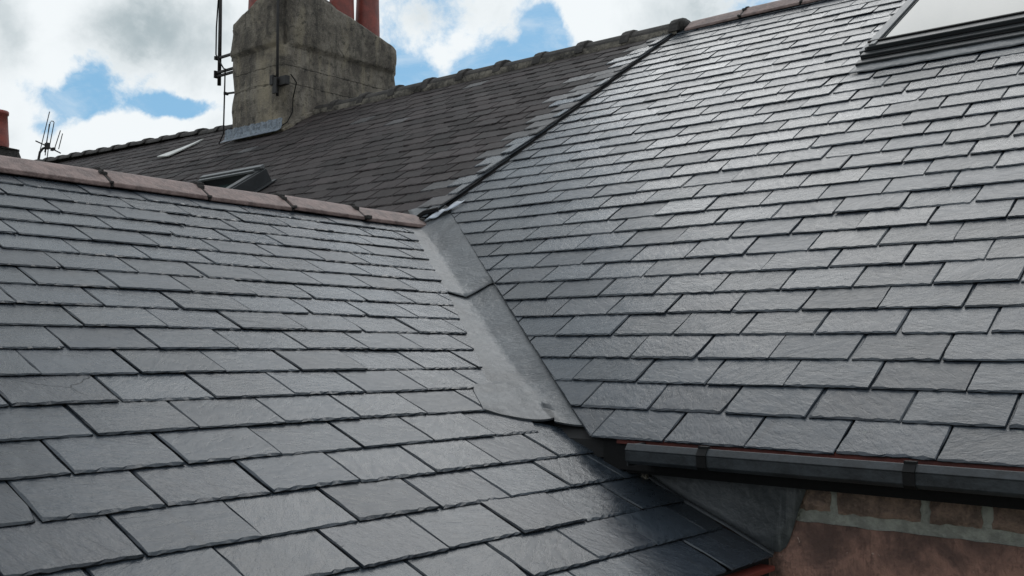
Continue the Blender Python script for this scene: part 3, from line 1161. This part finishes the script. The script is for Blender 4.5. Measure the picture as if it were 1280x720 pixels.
# ---- gutter along the main eaves
GZ = CAM.z - .259
g_out = [(-.048, 0), (-.051, -.001), (-.064, -.020), (-.062, -.023), (-.060, -.055), (-.050, -.066), (.03, -.068), (.045, -.055), (.048, .012),
         (.044, .012), (.041, -.052), (.028, -.063), (-.046, -.061), (-.055, -.052), (-.057, -.02), (-.046, -.004)]
m = MB()
GY = 2.431 + .062
g_out = [(x, z * .87 if z < 0 else z) for x, z in g_out]
m.sweep([(x, z) for x, z in g_out], Vector((-1.648, GY, GZ)), Vector((X_END + .05, GY, GZ + .002)), Y3, Z3)
m.box((-1.646, GY - .006, GZ - .034), (.004, .095, .06))
gut = m.build('gutter', M['gutter'], main, BASE_M, bevel=.0015)
for x in (-1.405, -.862, -.32, .22, .76):
    m = MB()
    pf = [(x_ * 1.06 - .001, z_ * 1.05 - .001) for x_, z_ in g_out[:9]]
    pi = [(x_, z_) for x_, z_ in g_out[:9]][::-1]
    m.sweep(pf + pi, Vector((x - .014, GY, GZ + .002)), Vector((x + .014, GY, GZ + .002)), Y3, Z3)
    m.box((x, GY - .048, GZ + .003), (.028, .016, .006))
    m.box((x, GY + .046, GZ - .03), (.030, .010, .08))
    m.build('gutter_bracket', M['black'], gut, BASE_M)

# fascia and soffit, blackened to carry the eaves shade, and the red underlay lip
m = MB()
m.box(((X_END - 1.80) / 2, 2.553, GZ - .038), (X_END + 1.80, .02, .10))
m.build('fascia', M['black'], main, BASE_M)
m = MB()
m.box(((X_END - 1.80) / 2, 2.605, GZ - .092), (X_END + 1.80, .09, .012))
m.build('soffit', M['black'], main, BASE_M)
m = MB()
la, lb = FR.p(-1.745, R_EAVE + .010, -.0055), FR.p(X_END, R_EAVE + .010, -.0055)
m.grid([[la, lb], [la - Z3 * .016, lb - Z3 * .016], [la + Vector((0, .03, -.020)), lb + Vector((0, .03, -.020))]])
m.build('underlay_lip', M['lip_red'], main, BASE_M, solid=-.002)

# rear wall: mortar body, bricks, stone
m = MB()
m.box(((X_END - 4.0) / 2, WALL_Y + .11, 5.75 / 2), (X_END + 4.0, .22, 5.75))
wall = m.build('wall', M['pointing'], main, BASE_M)
cz = CAM.z
bid = 0


def brick(x0, x1, z0, z1, mat=None, dy=.010, name='brick', rag=.003, nx=10, nz=5):
    m = MB()
    rows = []
    y = WALL_Y - dy
    for i in range(nz + 1):
        row = []
        for j in range(nx + 1):
            x = x0 + (x1 - x0) * j / nx
            z = z0 + (z1 - z0) * i / nz
            edge = i in (0, nz) or j in (0, nx)
            row.append(Vector((x + rng.uniform(-rag, rag) * (edge), y + (.006 if edge else rng.uniform(-.0015, .0015)), z + rng.uniform(-rag, rag) * edge)))
        rows.append(row)
    m.grid(rows)
    per = rows[0] + [r_[-1] for r_ in rows[1:]] + rows[-1][-2::-1] + [r_[0] for r_ in rows[-2:0:-1]]
    bk_ = [p + Y3 * .03 for p in per]
    n2 = len(per)
    m.add(per + bk_, [(i, (i + 1) % n2, n2 + (i + 1) % n2, n2 + i) for i in range(n2)])
    return m.build(name, mat or M['brick'], wall, BASE_M, smooth=False)


for x0, x1 in ((-1.40, -1.26), (-1.245, -1.147), (-1.128, -.914), (-.889, -.768), (-.744, -.53), (-.508, -.30), (-.278, -.16), (-.14, .08), (.10, .22), (.24, .46)):
    brick(x0, x1, cz - .424, cz - .352)
for x0, x1 in ((-1.42, -1.20), (-1.18, -1.07), (-1.05, -.83), (-.81, -.70), (-.68, -.46), (-.44, -.33), (-.31, -.09), (-.07, .04), (.06, .28)):
    brick(x0, x1, cz - .338, cz - .262)
brick(-1.52, -.18, cz - .74, cz - .456, M['sandstone'], .014, 'sandstone_block', .0022, 40, 8)
brick(-.16, 1.0, cz - .74, cz - .456, M['sandstone'], .012, 'sandstone_block', .0022, 40, 8)
for x0, x1 in ((-1.52, -1.30), (-1.28, -1.06), (-1.04, -.82), (-.80, -.58), (-.56, -.34), (-.32, -.1)):
    brick(x0, x1, cz - .835, cz - .76)

# other outer walls of the main house
m = MB()
m.box((X_END - .13, RIDGE_Y, 5.8 / 2), (.24, 7.6, 5.8))
m.box(((X_END - 4.0) / 2, 2 * RIDGE_Y - WALL_Y, 5.8 / 2), (X_END + 3.9, .22, 5.8))
gz = FR.p(0, S_RIDGE_R).z - .10
m.add([(X_END - .24, WALL_Y + .3, 5.8), (X_END - .24, 2 * RIDGE_Y - WALL_Y - .3, 5.8), (X_END - .24, RIDGE_Y, gz),
       (X_END - .02, WALL_Y + .3, 5.8), (X_END - .02, 2 * RIDGE_Y - WALL_Y - .3, 5.8), (X_END - .02, RIDGE_Y, gz)],
      [(0, 1, 2), (5, 4, 3), (0, 3, 4, 1), (1, 4, 5, 2), (2, 5, 3, 0)])
m.build('outer_wall', M['wall'], main, BASE_M)

# lead cover flashing where the extension's slates meet the wall
m = MB()
YF = WALL_Y - .020
top_ = cz - .30
bl = [(-1.93, -.285), (-1.867, -.298), (-1.73, -.352), (-1.60, -.418), (-1.43, -.487), (-1.33, -.532), (-1.30, -.543)]
outl = [Vector((x, YF, cz + z)) for x, z in bl]
arc = [(-1.282, -.541), (-1.267, -.527), (-1.257, -.508), (-1.246, -.478), (-1.225, -.42), (-1.203, -.365), (-1.193, -.325), (-1.19, -.29)]
outl += [Vector((x, YF + .004 * math.sin(i), cz + z)) for i, (x, z) in enumerate(arc)]
NB = len(outl)
topl = [Vector((-1.93 + (-1.19 + 1.93) * i / (NB - 1), YF + .006, cz - .268)) for i in range(NB)]
rows = []
for k in range(7):
    f = k / 6
    rows.append([outl[i].lerp(topl[i], f) + Y3 * (.0018 * mnoise.noise(Vector((i * .35, k * .45, 2.0)))) for i in range(NB)])
m.grid(rows)
# turned out foot lying on the slates
foot = [p + Vector((.006, -.022, -.006)) for p in outl[:7]]
m.grid([outl[:7], foot])
m.build('cover_flashing', M['lead'], main, BASE_M, smooth=True, solid=-.003)
# ragged upstand by the mouth of the valley
m = MB()
p0 = Vector((-1.935, 2.615, cz - .262))
p1 = Vector((-1.69, 2.600, cz - .372))
for i in range(9):
    a_ = p0.lerp(p1, i / 9)
    b2 = p0.lerp(p1, (i + 1.05) / 9)
    hgt = rng.uniform(.016, .03)
    m.add([a_ - Z3 * .02, b2 - Z3 * .02, b2 + Z3 * hgt, a_ + Z3 * (hgt + .004), a_ + Vector((0, .014, -.02)), b2 + Vector((0, .014, -.02)), b2 + Vector((0, .014, hgt)), a_ + Vector((0, .014, hgt + .004))],
          [(0, 1, 2, 3), (7, 6, 5, 4), (0, 4, 5, 1), (1, 5, 6, 2), (2, 6, 7, 3), (3, 7, 4, 0)])
m.build('mortar_fillet', M['mortar_pale'], main, BASE_M, bevel=.003)


# ================================================================== neighbour
def nf(t):                              # the old roof climbs a little towards its far end
    if t > -8.0:
        return 1.0
    return 1.0 + min(.085, (-8.0 - t) * .0112)


T_FAR = -17.2
S_LOW = 2.6
d = MB()
rows = []
tt_ = [G_T, -8.0, -10.0, -12.0, -14.0, -15.6, T_FAR]
top_row = [FR.p(t, S_RIDGE_R * nf(t), D0 - .002) for t in tt_]
low_row = [FR.p(t, S_LOW * nf(t), D0 - .002) for t in tt_]
d.grid([low_row, top_row])
d.grid([top_row, [Vector((p.x, p.y + 4.1, p.z - 4.1 * math.tan(TR))) for p in top_row]])
roofN = d.build('slate_roof', M['felt'], nbr, BASE_N, solid=.05)

CH_X0, CH_X1, CH_Y0, CH_Y1 = -9.235, -8.312, 6.262, 7.86
OW_T0, OW_T1, OW_S0, OW_S1 = -7.52, -6.72, 3.95, 4.90


class WarpFrame(Frame):
    def p(self, t, s, d=0.0):
        return self.o + self.e * t + self.s * (s * nf(t)) + self.n * d


FN = WarpFrame(FR.e, FR.s, FR.n, 1.53 * S)
sN = Slater(FN, 0.235, 0.150, M['old_slate'], 9, gap=.010, rag=1.8, messy=1.5)


def zwest(x, y):                        # top of the extension's hidden west slope
    return FL.p(0, S_RIDGE_L).z - (RIDGE_X - x) * math.tan(TL)


def keepN(t, s, c):
    if c.x < RIDGE_X + .05 and c.z < zwest(c.x, c.y) - .02:
        return False
    if c.x >= RIDGE_X + .05 and c.y < 4.05:
        return False
    if CH_X0 - .05 < c.x < CH_X1 + .03 and c.y > CH_Y0 - .06:
        return False
    if OW_T0 - .02 < t < OW_T1 + .02 and OW_S0 - .02 < s < OW_S1:
        return False
    px = to_px(c)
    if px[0] < -60:
        return False
    # well below the extension's ridge: nothing of it shows from anywhere near
    return px[1] < 197 + .143 * px[0] + 60


def liftN(t, s):
    k = max(0, 1 - (G_T - t) / .55)
    x = mnoise.noise(Vector((t * .35, s * .35, 0)))
    return (.016 * k * k + .02 * x * min(1, (G_T - t) / .6), -.026 * k + .01 * x)


def matN(t, s):
    edge = .31 + .06 * math.sin(s * 7.3) + .06 * math.sin(s * 23.0)
    dt = G_T - t
    if dt < edge:
        return M['slate'] if sN.r.random() < 1.05 - dt * 1.6 else M['mid_slate']
    if dt < edge + .30:
        return M['mid_slate'] if sN.r.random() < .45 - .45 * (dt - edge) / .3 else M['old_slate']
    return M['old_slate'] if sN.r.random() < .988 else M['mid_slate']


kN = 0
s0 = 2.75
while s0 < 6.86:
    sN.course(s0 + rng.uniform(-.006, .006), rng.uniform(-.02, .02) + (0.1175 if kN % 2 else 0), T_FAR + .1, G_T, [(0, 1, S_RIDGE_R - .03), (1, 0, G_T - .020)], keepN, liftN, matN)
    kN += 1
    s0 += .150 - .0012 * kN * .5


def showsN(c):
    px = to_px(c)
    return px[1] < 193 + .143 * px[0]


sN.build(roofN, BASE_N, 300, showsN, M['slate'])

# old ridge: overlapping dark tiles on pale bedding
st = [-4.0 - .44 * i for i in range(0, 28)]
for i in range(len(st) - 1):
    ta, tb = st[i], st[i + 1]
    if -9.2 < (ta + tb) / 2 < -8.25:
        continue
    pa = Vector((ta, RIDGE_Y, FR.p(0, 6.85 * nf(ta)).z + .012 + (FR.p(0, S_RIDGE_R * nf(ta)).y - RIDGE_Y) * .15))
    pb = Vector((tb, RIDGE_Y, FR.p(0, 6.85 * nf(tb)).z + .012 + (FR.p(0, S_RIDGE_R * nf(tb)).y - RIDGE_Y) * .15))
    pa.y += FR.p(0, S_RIDGE_R * nf(ta)).y - RIDGE_Y
    pb.y += FR.p(0, S_RIDGE_R * nf(tb)).y - RIDGE_Y
    jz = Z3 * rng.uniform(-.008, .008)
    m = MB()
    kf = 1.0 if ta > -8.6 else .62
    prof = [(-.115, -.01)] + [(.110 * math.sin(an), .005 + .095 * kf * math.cos(an)) for an in [R_(x) for x in (-84, -63, -42, -21, 0, 21, 42, 63, 84)]] + [(.115, -.01), (0, .03)]
    m.sweep(prof, pa + jz, pb + jz, Y3, Z3)
    pc = [(x * 1.20, z * 1.17 + .003) for x, z in prof]
    dv = (pb - pa).normalized()
    m.sweep(pc, pa + jz - dv * .01, pa + jz + dv * .075, Y3, Z3)
    m.build('ridge_tile', M['old_ridge'], roofN, BASE_N, bevel=.006)
    if ta > -8.4:
        m = MB()
        rows = []
        for q_ in range(19):
            c_ = pa.lerp(pb, q_ / 18)
            wd = .028 + .020 * mnoise.noise(c_ * 9.0) + .012 * mnoise.noise(c_ * 31.0)
            rows.append([c_ + Vector((0, -.10, .0)) + FR.n * .035, c_ + Vector((0, -.10, 0)) - FR.s * wd * .4 + FR.n * .024,
                         c_ + Vector((0, -.10, 0)) - FR.s * wd * 1.2 + FR.n * .010, c_ + Vector((0, -.10, 0)) - FR.s * wd * 1.5 - FR.n * .02])
        m.grid(rows)
        m.build('bedding', M['bedding'], roofN, BASE_N, smooth=True)
# lumpy mortar and lead where the two ridges meet
m = MB()
bm = bmesh.new()
bmesh.ops.create_icosphere(bm, subdivisions=3, radius=1)
for v in bm.verts:
    v.co = Vector((v.co.x * .045, v.co.y * .11, v.co.z * .06)) * (1 + .25 * mnoise.noise(v.co * 2.3))
cc = Vector((-4.0, RIDGE_Y - .01, RZ_R + .075))
m.add([v.co + cc for v in bm.verts], [tuple(v.index for v in f.verts) for f in bm.faces])
bm.free()
m.build('ridge_cap', M['mortar_dark'], roofN, BASE_N, smooth=True)

# black bonding gutter running up the slope between the roofs
m = MB()
g0, g1 = FR.p(G_T + .010, 3.86, 0), FR.p(G_T + .000, 6.90, 0)
dirg = (g1 - g0).normalized()
prof = [(-.017, -.018), (-.017, .002), (-.008, .006), (-.004, -.008), (.004, -.008), (.007, .003), (.015, .000), (.015, -.018)]
m.sweep(prof, g0, g1, FR.e, FR.n, nseg=24, jit=.0015)
m.tube([g0 + FR.n * .01, g0 + Vector((-.06, -.05, -.01)), Vector((RIDGE_X - .02, 4.03, RZ_L + .05))], [.024, .026, .026])
m.build('bonding_gutter', M['rubber'], main, BASE_M)

# ---- old roof window
ax = (FR.e, FR.s, FR.n)
m = MB()
H_ = .14
W = OW_T1 - OW_T0
sm = (OW_S0 + OW_S1) / 2
tm = (OW_T0 + OW_T1) / 2
m.box(FR.p(OW_T1 - .04, sm, H_ / 2 - .02), (.08, OW_S1 - OW_S0, H_ + .02), ax)
m.box(FR.p(OW_T0 + .04, sm, H_ / 2 - .02), (.08, OW_S1 - OW_S0, H_ + .02), ax)
m.box(FR.p(tm, OW_S1 - .045, H_ / 2 - .021), (W - .162, .09, H_ + .02), ax)
m.box(FR.p(tm, OW_S0 + .045, H_ / 2 - .021), (W - .162, .09, H_ + .02), ax)
oldw = m.build('roof_window', M['dark_alu'], nbr, BASE_N, bevel=.006)
m = MB()
m.box(FR.p(tm, OW_S1 - .03, H_ + .006), (W + .03, .045, .022), ax)
m.box(FR.p(tm, OW_S1 - .095, H_ + .002), (W - .05, .025, .016), ax)
m.build('top_cladding', M['alu'], oldw, BASE_N, bevel=.003)
m = MB()
m.box(FR.p(tm, sm, H_ - .075), (W - .14, OW_S1 - OW_S0 - .16, .012), ax)
m.build('pane', M['glass'], oldw, BASE_N)
m = MB()
m.box(FR.p(OW_T1 + .035, sm - .03, .012), (.08, OW_S1 - OW_S0 + .06, .014), ax)
m.box(FR.p(OW_T1 + .014, sm, .06), (.02, OW_S1 - OW_S0 - .02, .12), ax)
m.build('side_flashing', M['dark_alu'], oldw, BASE_N, bevel=.004)

# thin pale sheet lying on the far slope
m = MB()
pt = [(-10.508, 6.389), (-10.30, 6.34), (-10.181, 6.319), (-10.097, 6.466), (-10.05, 6.60), (-10.06, 6.75), (-10.13, 6.66), (-10.23, 6.55), (-10.37, 6.47)]
v1 = [FR.p(t, s_, .035) for t, s_ in pt]
m.add(v1 + [p - FR.n * .012 for p in v1], [tuple(range(len(pt))), tuple(range(2 * len(pt) - 1, len(pt) - 1, -1))] + [(i, (i + 1) % len(pt), len(pt) + (i + 1) % len(pt), len(pt) + i) for i in range(len(pt))])
M['white_patch'] = simple('off_white_sheet', (0.62, 0.62, 0.60), 0.5, 0, 0.25, 9, 0.2, 50)
m.build('pale_patch', M['white_patch'], roofN, BASE_N)

# ---- chimney stack
def skew(fx, fy):                       # the shoulder climbs towards one front corner
    return min(1, max(0, (fx + 1.1) / 2)) * min(1, max(0, (1 - fy) / 2))


def chimney(x0, x1, y0, y1, z0, z1, ztop, name, parent, base, mat, nper=96, band=None, low=None, shoulder=0.0):
    m = MB()
    cx, cy = (x0 + x1) / 2, (y0 + y1) / 2
    hx, hy = (x1 - x0) / 2, (y1 - y0) / 2
    prof = []                           # (z, inset)
    nz = 34
    for i in range(nz + 1):
        z = z0 + (z1 - z0) * i / nz
        ins = 0.0
        if band is not None:
            ins = -.042 if z > band else 0.0
            if prof and z > band and prof[-1][1] == 0.0:
                prof.append((band - .012, 0.0, 0.0))
                prof.append((band + .012, -.034, 0.0))
        prof.append((z, ins, 0.0))
    for dz, ins in ((.03, -.036), (.06, -.010), (.12, .060), (.20, .14), (.30, .215), (.40, .28), (.48, .34), (.52, .39), (.54, .44)):
        prof.append((z1, ins, dz))
    rows = []
    for z, ins, dz in prof:
        row = []
        for k in range(nper + 1):
            u = (k % nper) / nper * 2 * (hx + hy) * 2
            a_, b_ = 2 * hx, 2 * hy
            i_ = min(ins, hx - .005)
            fx, fy = hx - i_, hy - i_
            if u < a_:
                x, y = -fx + 2 * fx * u / a_, -fy
            elif u < a_ + b_:
                x, y = fx, -fy + 2 * fy * (u - a_) / b_
            elif u < 2 * a_ + b_:
                x, y = fx - 2 * fx * (u - a_ - b_) / a_, fy
            else:
                x, y = -fx, fy - 2 * fy * (u - 2 * a_ - b_) / b_
            # soften the arrises
            q = Vector((x, y, 0))
            zz = z
            if dz:
                hfac = low(y / hy) if low else 1.0
                zz = z + dz * hfac * (ztop - z1) / .54 * (1 - .55 * skew(x / hx, y / hy))
            if z > z1 - .2:
                zz += shoulder * skew(x / hx, y / hy) * min(1, (z - z1 + .2) / .2)
            p = Vector((cx + x, cy + y, zz))
            nn = mnoise.noise(p * 3.0) * .014 + mnoise.noise(p * 9.0) * .012 + mnoise.noise(p * 24.0) * .007
            out_ = Vector((x / hx, y / hy, 0)).normalized()
            corner = (abs(x) / hx) ** 7 * (abs(y) / hy) ** 12
            p = p + out_ * (nn - .045 * corner * (1 + 1.2 * mnoise.noise(p * 5)))
            row.append(p)
        rows.append(row)
    m.grid(rows)
    m.f.append(tuple(len(m.v) - 1 - k for k in range(nper)))
    return m.build(name, mat, parent, base, smooth=True)


BASE_C = BASE_N
stack = chimney(CH_X0, CH_X1, CH_Y0, CH_Y1, 7.0, cz + 3.28, cz + 3.86, 'chimney', nbr, BASE_N, M['render'], 120, cz + 3.045,
                lambda v: 1.0 if v < -.3 else max(.42, 1.0 - .52 * (v + .3)), .40)
# the render material's crack heights are measured from this origin
for p_ in stack.data.vertices:
    p_.co.z -= 8.05
    p_.co.x -= -8.8 - BASE_N.x
    p_.co.y -= 7.0 - BASE_N.y
stack.location = (-8.8 - BASE_N.x, 7.0 - BASE_N.y, 8.05)


def pot(x, y, z, h, r0, r1, parent, off, mat):
    m = MB()
    prof = [(0, r0), (.06, r0 * 1.02), (h * .5, (r0 + r1) / 2), (h - .08, r1), (h - .07, r1 * 1.12), (h - .02, r1 * 1.14), (h, r1 * 1.06), (h, r1 * .86), (h - .25, r1 * .8)]
    rows = []
    for dz, r_ in prof:
        rows.append([Vector((x + r_ * math.cos(a_), y + r_ * math.sin(a_), z + dz)) for a_ in [2 * math.pi * k / 24 for k in range(25)]])
    m.grid(rows)
    return m.build('chimney_pot', mat, parent, off, smooth=True)


off_c = Vector((-8.8, 7.0, 8.05))
pot(-8.56, 7.585, cz + 3.42, .80, .135, .118, stack, off_c, M['red_clay'])
pot(-8.62, 7.262, cz + 3.45, .75, .140, .122, stack, off_c, M['red_clay'])
pot(-8.98, 6.47, cz + 3.50, .75, .130, .115, stack, off_c, M['red_clay'])

# pleated lead apron at the foot of the stack
m = MB()
za, zb = FR.p(-8.8, (CH_Y0 - FR.o.y) / math.cos(TR)).z - .0, 0
rows = []
for dz, dy in ((.120, -.012), (.10, -.014), (.045, -.018), (.012, -.028), (-.022, -.075)):
    row = []
    for j in range(61):
        f = j / 60
        x = CH_X0 + .0 + (CH_X1 - CH_X0 + .04) * f
        pl = .009 * math.sin(j * 1.05 + .6 * math.sin(j * .37)) if .02 < dz else 0
        row.append(Vector((x, CH_Y0 + dy + pl - .012, za + dz + .014 + (.004 * math.sin(j * .7) if dz > .1 else 0))))
    rows.append(row)
m.grid(rows)
M['apron_lead'] = simple('blue_grey_lead', (0.21, 0.25, 0.30), 0.45, 0.0, 0, 30, 0.5, 60, col2=(0.075, 0.092, 0.115))
m.build('lead_apron', M['apron_lead'], stack, off_c, solid=-.003)
# mortar fillet up the side
m = MB()
for i in range(15):
    y = CH_Y0 + .02 + i * .037
    p = FR.p(CH_X1 + .012, (y - FR.o.y) / math.cos(TR), .01)
    m.box(p + Vector((rng.uniform(-.008, .01), 0, rng.uniform(-.006, .01))), (.05, .055, .05), (X3, FR.s, FR.n))
m.build('mortar_fillet', M['render'], stack, off_c, bevel=.012)

# neighbour walls
m = MB()
m.box(((T_FAR + -4.1) / 2, WALL_Y + .11, 5.6 / 2), (-4.1 - T_FAR - .1, .22, 5.6))
m.box(((T_FAR + -4.1) / 2, 2 * RIDGE_Y - WALL_Y, 5.7 / 2), (-4.1 - T_FAR - .1, .22, 5.7))
m.box((T_FAR + .2, RIDGE_Y, 5.7 / 2), (.22, 7.4, 5.7))
m.build('wall', M['wall'], nbr, BASE_N)

# ================================================================== aerials
# tall mast on brackets at the west side of the stack
mx, my = -9.64, 6.42
mast = MB()
mast.tube([(mx + .0, my, cz + 2.86), (mx - .005, my, cz + 3.5), (mx - .03, my, cz + 5.0)], [.021, .020, .017], 10)
mo = mast.build('aerial_mast', M['iron'], None, smooth=True)
tag(mo, 'tall black steel mast bracketed to the left side of the rendered chimney', 'aerial mast')
for z_, r_ in ((3.16, .014), (3.00, .014), (2.96, .012)):
    m = MB()
    m.box(((mx - .035 + CH_X0 + .03) / 2, my - .01, cz + z_), (CH_X0 + .03 - mx + .035, .03, .022))
    m.box((mx - .03, my - .01, cz + z_), (.02, .07, .04))
    m.build('bracket', M['iron'], mo)
m = MB()
m.box((CH_X0 - .07, my - .02, cz + 3.08), (.10, .05, .035))
m.tube([(CH_X0 - .04, my, cz + 3.09), (CH_X0 - .11, my - .02, cz + 3.10)], .028, 8)
m.build('clamp', M['iron'], mo)
m = MB()
m.tube([(mx - .012, my - .02, cz + 3.9), (mx - .03, my - .03, cz + 3.5), (mx - .028, my - .03, cz + 3.2), (mx + .12, my - .03, cz + 3.02), (CH_X0 - .035, CH_Y0 - .02, cz + 2.94),
        (CH_X0 - .03, CH_Y0 - .025, cz + 2.6), (CH_X0 - .035, CH_Y0 - .025, cz + 2.25), (CH_X0 - .06, CH_Y0 - .06, cz + 2.14)], .008, 6)
m.build('cable', M['black'], mo)
m = MB()
m.tube([(CH_X0 + .02, 6.34, cz + 2.70), (CH_X0 - .16, 6.34, cz + 2.715)], .012, 8)
m.box((CH_X0 - .155, 6.34, cz + 2.715), (.02, .05, .03))
st_ = m.build('steel_spike', M['iron'], None)
tag(st_, 'short steel spike sticking out of the left side of the rendered chimney', 'bracket')

# second pole strapped to the front corner
px_, py_ = CH_X1 - .035, CH_Y0 - .045
pole = MB()
pole.tube([(px_ + .012, py_, cz + 2.50), (px_, py_, cz + 3.2), (px_ - .02, py_ + .01, cz + 4.2)], [.014, .014, .013], 10)
po = pole.build('aerial_pole', M['iron'], None, smooth=True)
tag(po, 'dark steel pole strapped to the front corner of the rendered chimney', 'aerial pole')
m = MB()
m.box((px_ - .035, py_ - .02, cz + 2.66), (.05, .05, .10))
m.box((px_ + .075, py_ + .02, cz + 2.645), (.15, .05, .09))
m.box((px_ + .01, py_ - .028, cz + 2.60), (.06, .02, .16))
m.build('bracket', M['iron'], po, bevel=.004)
m = MB()
m.tube([(px_ + .17, py_ + .04, cz + 2.70), (px_ + .145, py_ + .13, cz + 2.64), (px_ + .055, py_ + .16, cz + 2.50), (px_ + .05, py_ + .16, cz + 2.36), (px_ + .045, py_ + .10, cz + 2.25), (px_ + .05, py_ + .03, cz + 2.20)], .006, 6)
m.build('cable', M['black'], po)

# television aerial on the far end of the ridge
def at_depth(x, y, D):
    return CAM + ((x - 640) * Rt2 - (y - 360) * Up2 + FOCAL_PX * F_) * (D / FOCAL_PX)


TA = Vector((-18.05, 8.50, cz + 3.51))
ta = empty('television_aerial', TA)
tag(ta, 'spiky television aerial on a bent arm beyond the left pink ridge', 'aerial')
e1 = Rt2.copy()
wire = M['iron']
def P_(u, v, w_=0.0):
    return TA + (e1 * u + Z3 * v + F_ * w_) * .56
m = MB()
m.tube([P_(-.22, -.75), P_(-.20, -.30), P_(-.17, -.10), P_(-.08, .02), P_(.05, .07)], .022, 8)
m.build('arm', wire, ta, TA)
m = MB()
m.tube([P_(-.20, .23, -.25), P_(.0, .12), P_(.36, -.09, .3)], .013, 6)
m.build('boom', wire, ta, TA)
m = MB()
m.box(P_(.06, .10), (.09, .06, .11))
m.box(P_(.24, .00), (.11, .04, .05))
m.build('junction_box', wire, ta, TA)
for (u0, v0, u1, v1) in ((-.27, -.55, .10, 1.20), (.0, -.20, .10, .80), (.42, .0, .53, .50), (.30, .05, .46, .60), (.06, -.35, .10, .1)):
    m = MB()
    m.tube([P_(u0, v0), P_(u1, v1)], .0085, 5)
    m.build('rod', wire, ta, TA)
m = MB()
m.tube([P_(-.02, -.10), P_(.13, .86), P_(.16, .90), P_(.23, .89), P_(.25, .85), P_(.12, .05)], .0085, 5)
m.build('loop_dipole', wire, ta, TA)

# ================================================================== far house with its stack at the left edge
BASE_F = Vector((-20.2, 8.8, 0))
far = empty('terraced_house', BASE_F)
tag(far, 'far house whose dark chimney with a red pot shows at the left edge', 'house')
m = MB()
m.box((-20.2, 8.8, 3.9), (4.6, 7.0, 7.8))
m.build('wall', M['wall'], far, BASE_F)
m = MB()
rz = 9.0
m.add([(-22.6, 5.1, 7.6), (-17.8, 5.1, 7.6), (-17.8, 8.8, rz), (-22.6, 8.8, rz), (-22.6, 12.5, 7.6), (-17.8, 12.5, 7.6)],
      [(0, 1, 2, 3), (3, 2, 5, 4), (0, 3, 4), (1, 5, 2), (0, 4, 5, 1)])
froof = m.build('roof', M['old_slate'], far, BASE_F)
fst = chimney(-19.5, -18.49, 7.60, 8.30, 7.6, cz + 3.50, cz + 3.66, 'chimney', far, BASE_F, M['mortar_dark'], 64)
pot(-18.74, 7.97, cz + 3.55, .65, .185, .150, fst, BASE_F, M['red_clay'])
